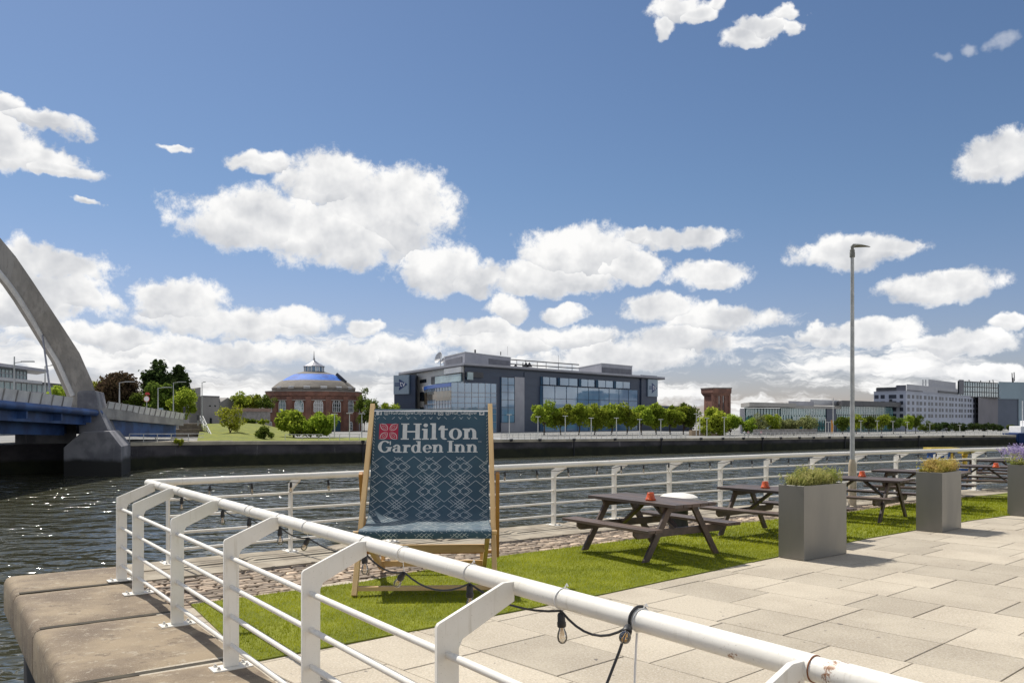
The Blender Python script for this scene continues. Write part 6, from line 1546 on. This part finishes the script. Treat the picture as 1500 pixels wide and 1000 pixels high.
for i, (px,yt,w) in enumerate(((1356,616,20),(1372,618,20),(1386,619,20),(1399,619,18),(1413,617,18),(1426,617,16),(1440,618,18),(1455,619,18),(1466,621,12),(1480,621,9))):
    tree(px,yt,632,w*1.1,190+i*3,'leaf_mid' if i in (0,9) else 'leaf_dark','small dark tree in front of the hotel and studio, '+['leftmost and brightest','second from the left','third from the left','fourth from the left','fifth from the left','sixth from the left','seventh from the left','eighth from the left','ninth from the left','rightmost, standing alone'][i],'row of small dark trees before the white hotel',250+i,base_y=634,n=600)
# left bank
tree(150,553,592,34,120,'leaf_yellow','yellow green tree just right of the arch foot',None,300,base_y=606,n=1500)
tree(176,545,608,62,118,'leaf_copper','dark copper coloured tree behind the bridge approach',None,301,base_y=614,n=3200,lobes=22)
tree(203,575,606,34,116,'leaf_mid','green tree between the copper one and the tall pointed ones',None,306,base_y=614,n=1300)
tree(230,525,606,62,122,'leaf_dark','tallest pointed dark tree behind the bridge approach',None,302,base_y=612,n=3400,lobes=26,shape='cone')
tree(262,531,606,56,122,'leaf_dark','second pointed dark tree, right of the tallest',None,303,base_y=612,n=3000,lobes=26,shape='cone')
tree(236,560,607,46,115,'leaf_mid','lighter green tree in front of the tallest dark one',None,304,base_y=614,n=2400)
tree(268,572,612,40,112,'leaf_bright','light green tree at the top of the stone steps',None,305,base_y=616,n=1900)
tree(88,562,592,40,92,'leaf_bright','small light green tree behind the bridge parapet left of the arch',None,307,base_y=604,n=900)
tree(338,590,638,34,107,'leaf_yellow','slender yellow green sapling on the lawn',None,308,base_y=647,n=700,lobes=12)
tree(387,624,646,30,100,'leaf_mid','dense dark bush at the edge of the quay on the lawn',None,309,base_y=647,n=1200,cat='shrub',name='shrub')
tree(430,600,642,52,112,'leaf_bright','broad rounded tree in front of the domed building, left of a pair',None,310,base_y=640,n=2800,lobes=20)
tree(466,600,641,50,112,'leaf_bright','broad rounded tree in front of the domed building, right of a pair',None,311,base_y=640,n=2800,lobes=20)
tree(352,576,604,36,160,'leaf_bright','green tree behind the low stone wall, leftmost',None,312,base_y=612,n=1200)
tree(372,573,602,36,162,'leaf_bright','green tree behind the low stone wall, middle one',None,313,base_y=612,n=1300)
tree(390,577,604,26,160,'leaf_mid','green tree behind the low stone wall, beside the domed building',None,314,base_y=612,n=900)
tree(534,566,624,26,165,'leaf_mid','tall green tree close behind the right side of the domed building',None,315,base_y=640,n=1500)
tree(545,580,626,26,160,'leaf_mid','loose green tree between the domed building and the deck chair',None,316,base_y=640,n=1200)
tree(572,586,628,34,160,'leaf_bright','green tree behind the top of the deck chair, left of the blue building',None,317,base_y=640,n=1400)
tree(366,612,622,26,136,'leaf_mid','low hedge clump before the stone wall, left part',None,318,base_y=623,n=600,cat='shrub',name='shrub')
tree(386,613,622,20,136,'leaf_bright','low hedge clump before the stone wall, right part',None,319,base_y=623,n=500,cat='shrub',name='shrub')
tree(262,641,652,16,88,'leaf_yellow','tuft of bright weed growing on top of the far river wall',None,320,base_y=652,n=300,cat='shrub',name='shrub')
tree(228,618,636,16,98,'leaf_mid','bush under the bridge approach left of the steps',None,321,base_y=640,n=500,cat='shrub',name='shrub')
# orange banner by the glass office
p = B(1217,640,148); r = empty('banner', p, 'narrow orange banner on a short pole on the far quay before the glass office', 'banner'); M['orange'] = mk('orange', (.6,.2,.03), (.55,.3,.05), rough=.7)
one(r,'banner_pole',M['galv'], lambda mb: mb.bar(p,p+Vector((0,0,4.6)),.08,.08,(1,0,0))); one(r,'banner_cloth',M['orange'], lambda mb: mb.extr([p+Vector((x,-.05,z)) for x,z in ((.05,1.0),(.55,1.1),(.65,3.2),(.35,4.5),(.05,4.6))], (0,.03,0)))
# low sandstone ramp wall left of the willow
rw = Fac(1012,146,1062,150); r = empty('ramp_wall', rw.p(1030,638), 'low sandstone ramp wall sloping down before the bright willow', 'wall'); M['sandstone'] = mk('sandstone', (.40,.30,.20), (.33,.25,.17), rough=.9, scale=.5)
mb = MB(); mb.extr([rw.p(1013,640),rw.p(1062,640),rw.p(1062,637),rw.p(1040,633),rw.p(1028,630),rw.p(1013,630)], -rw.n*1); mb.build('wall', M['sandstone'], r, smooth=False)
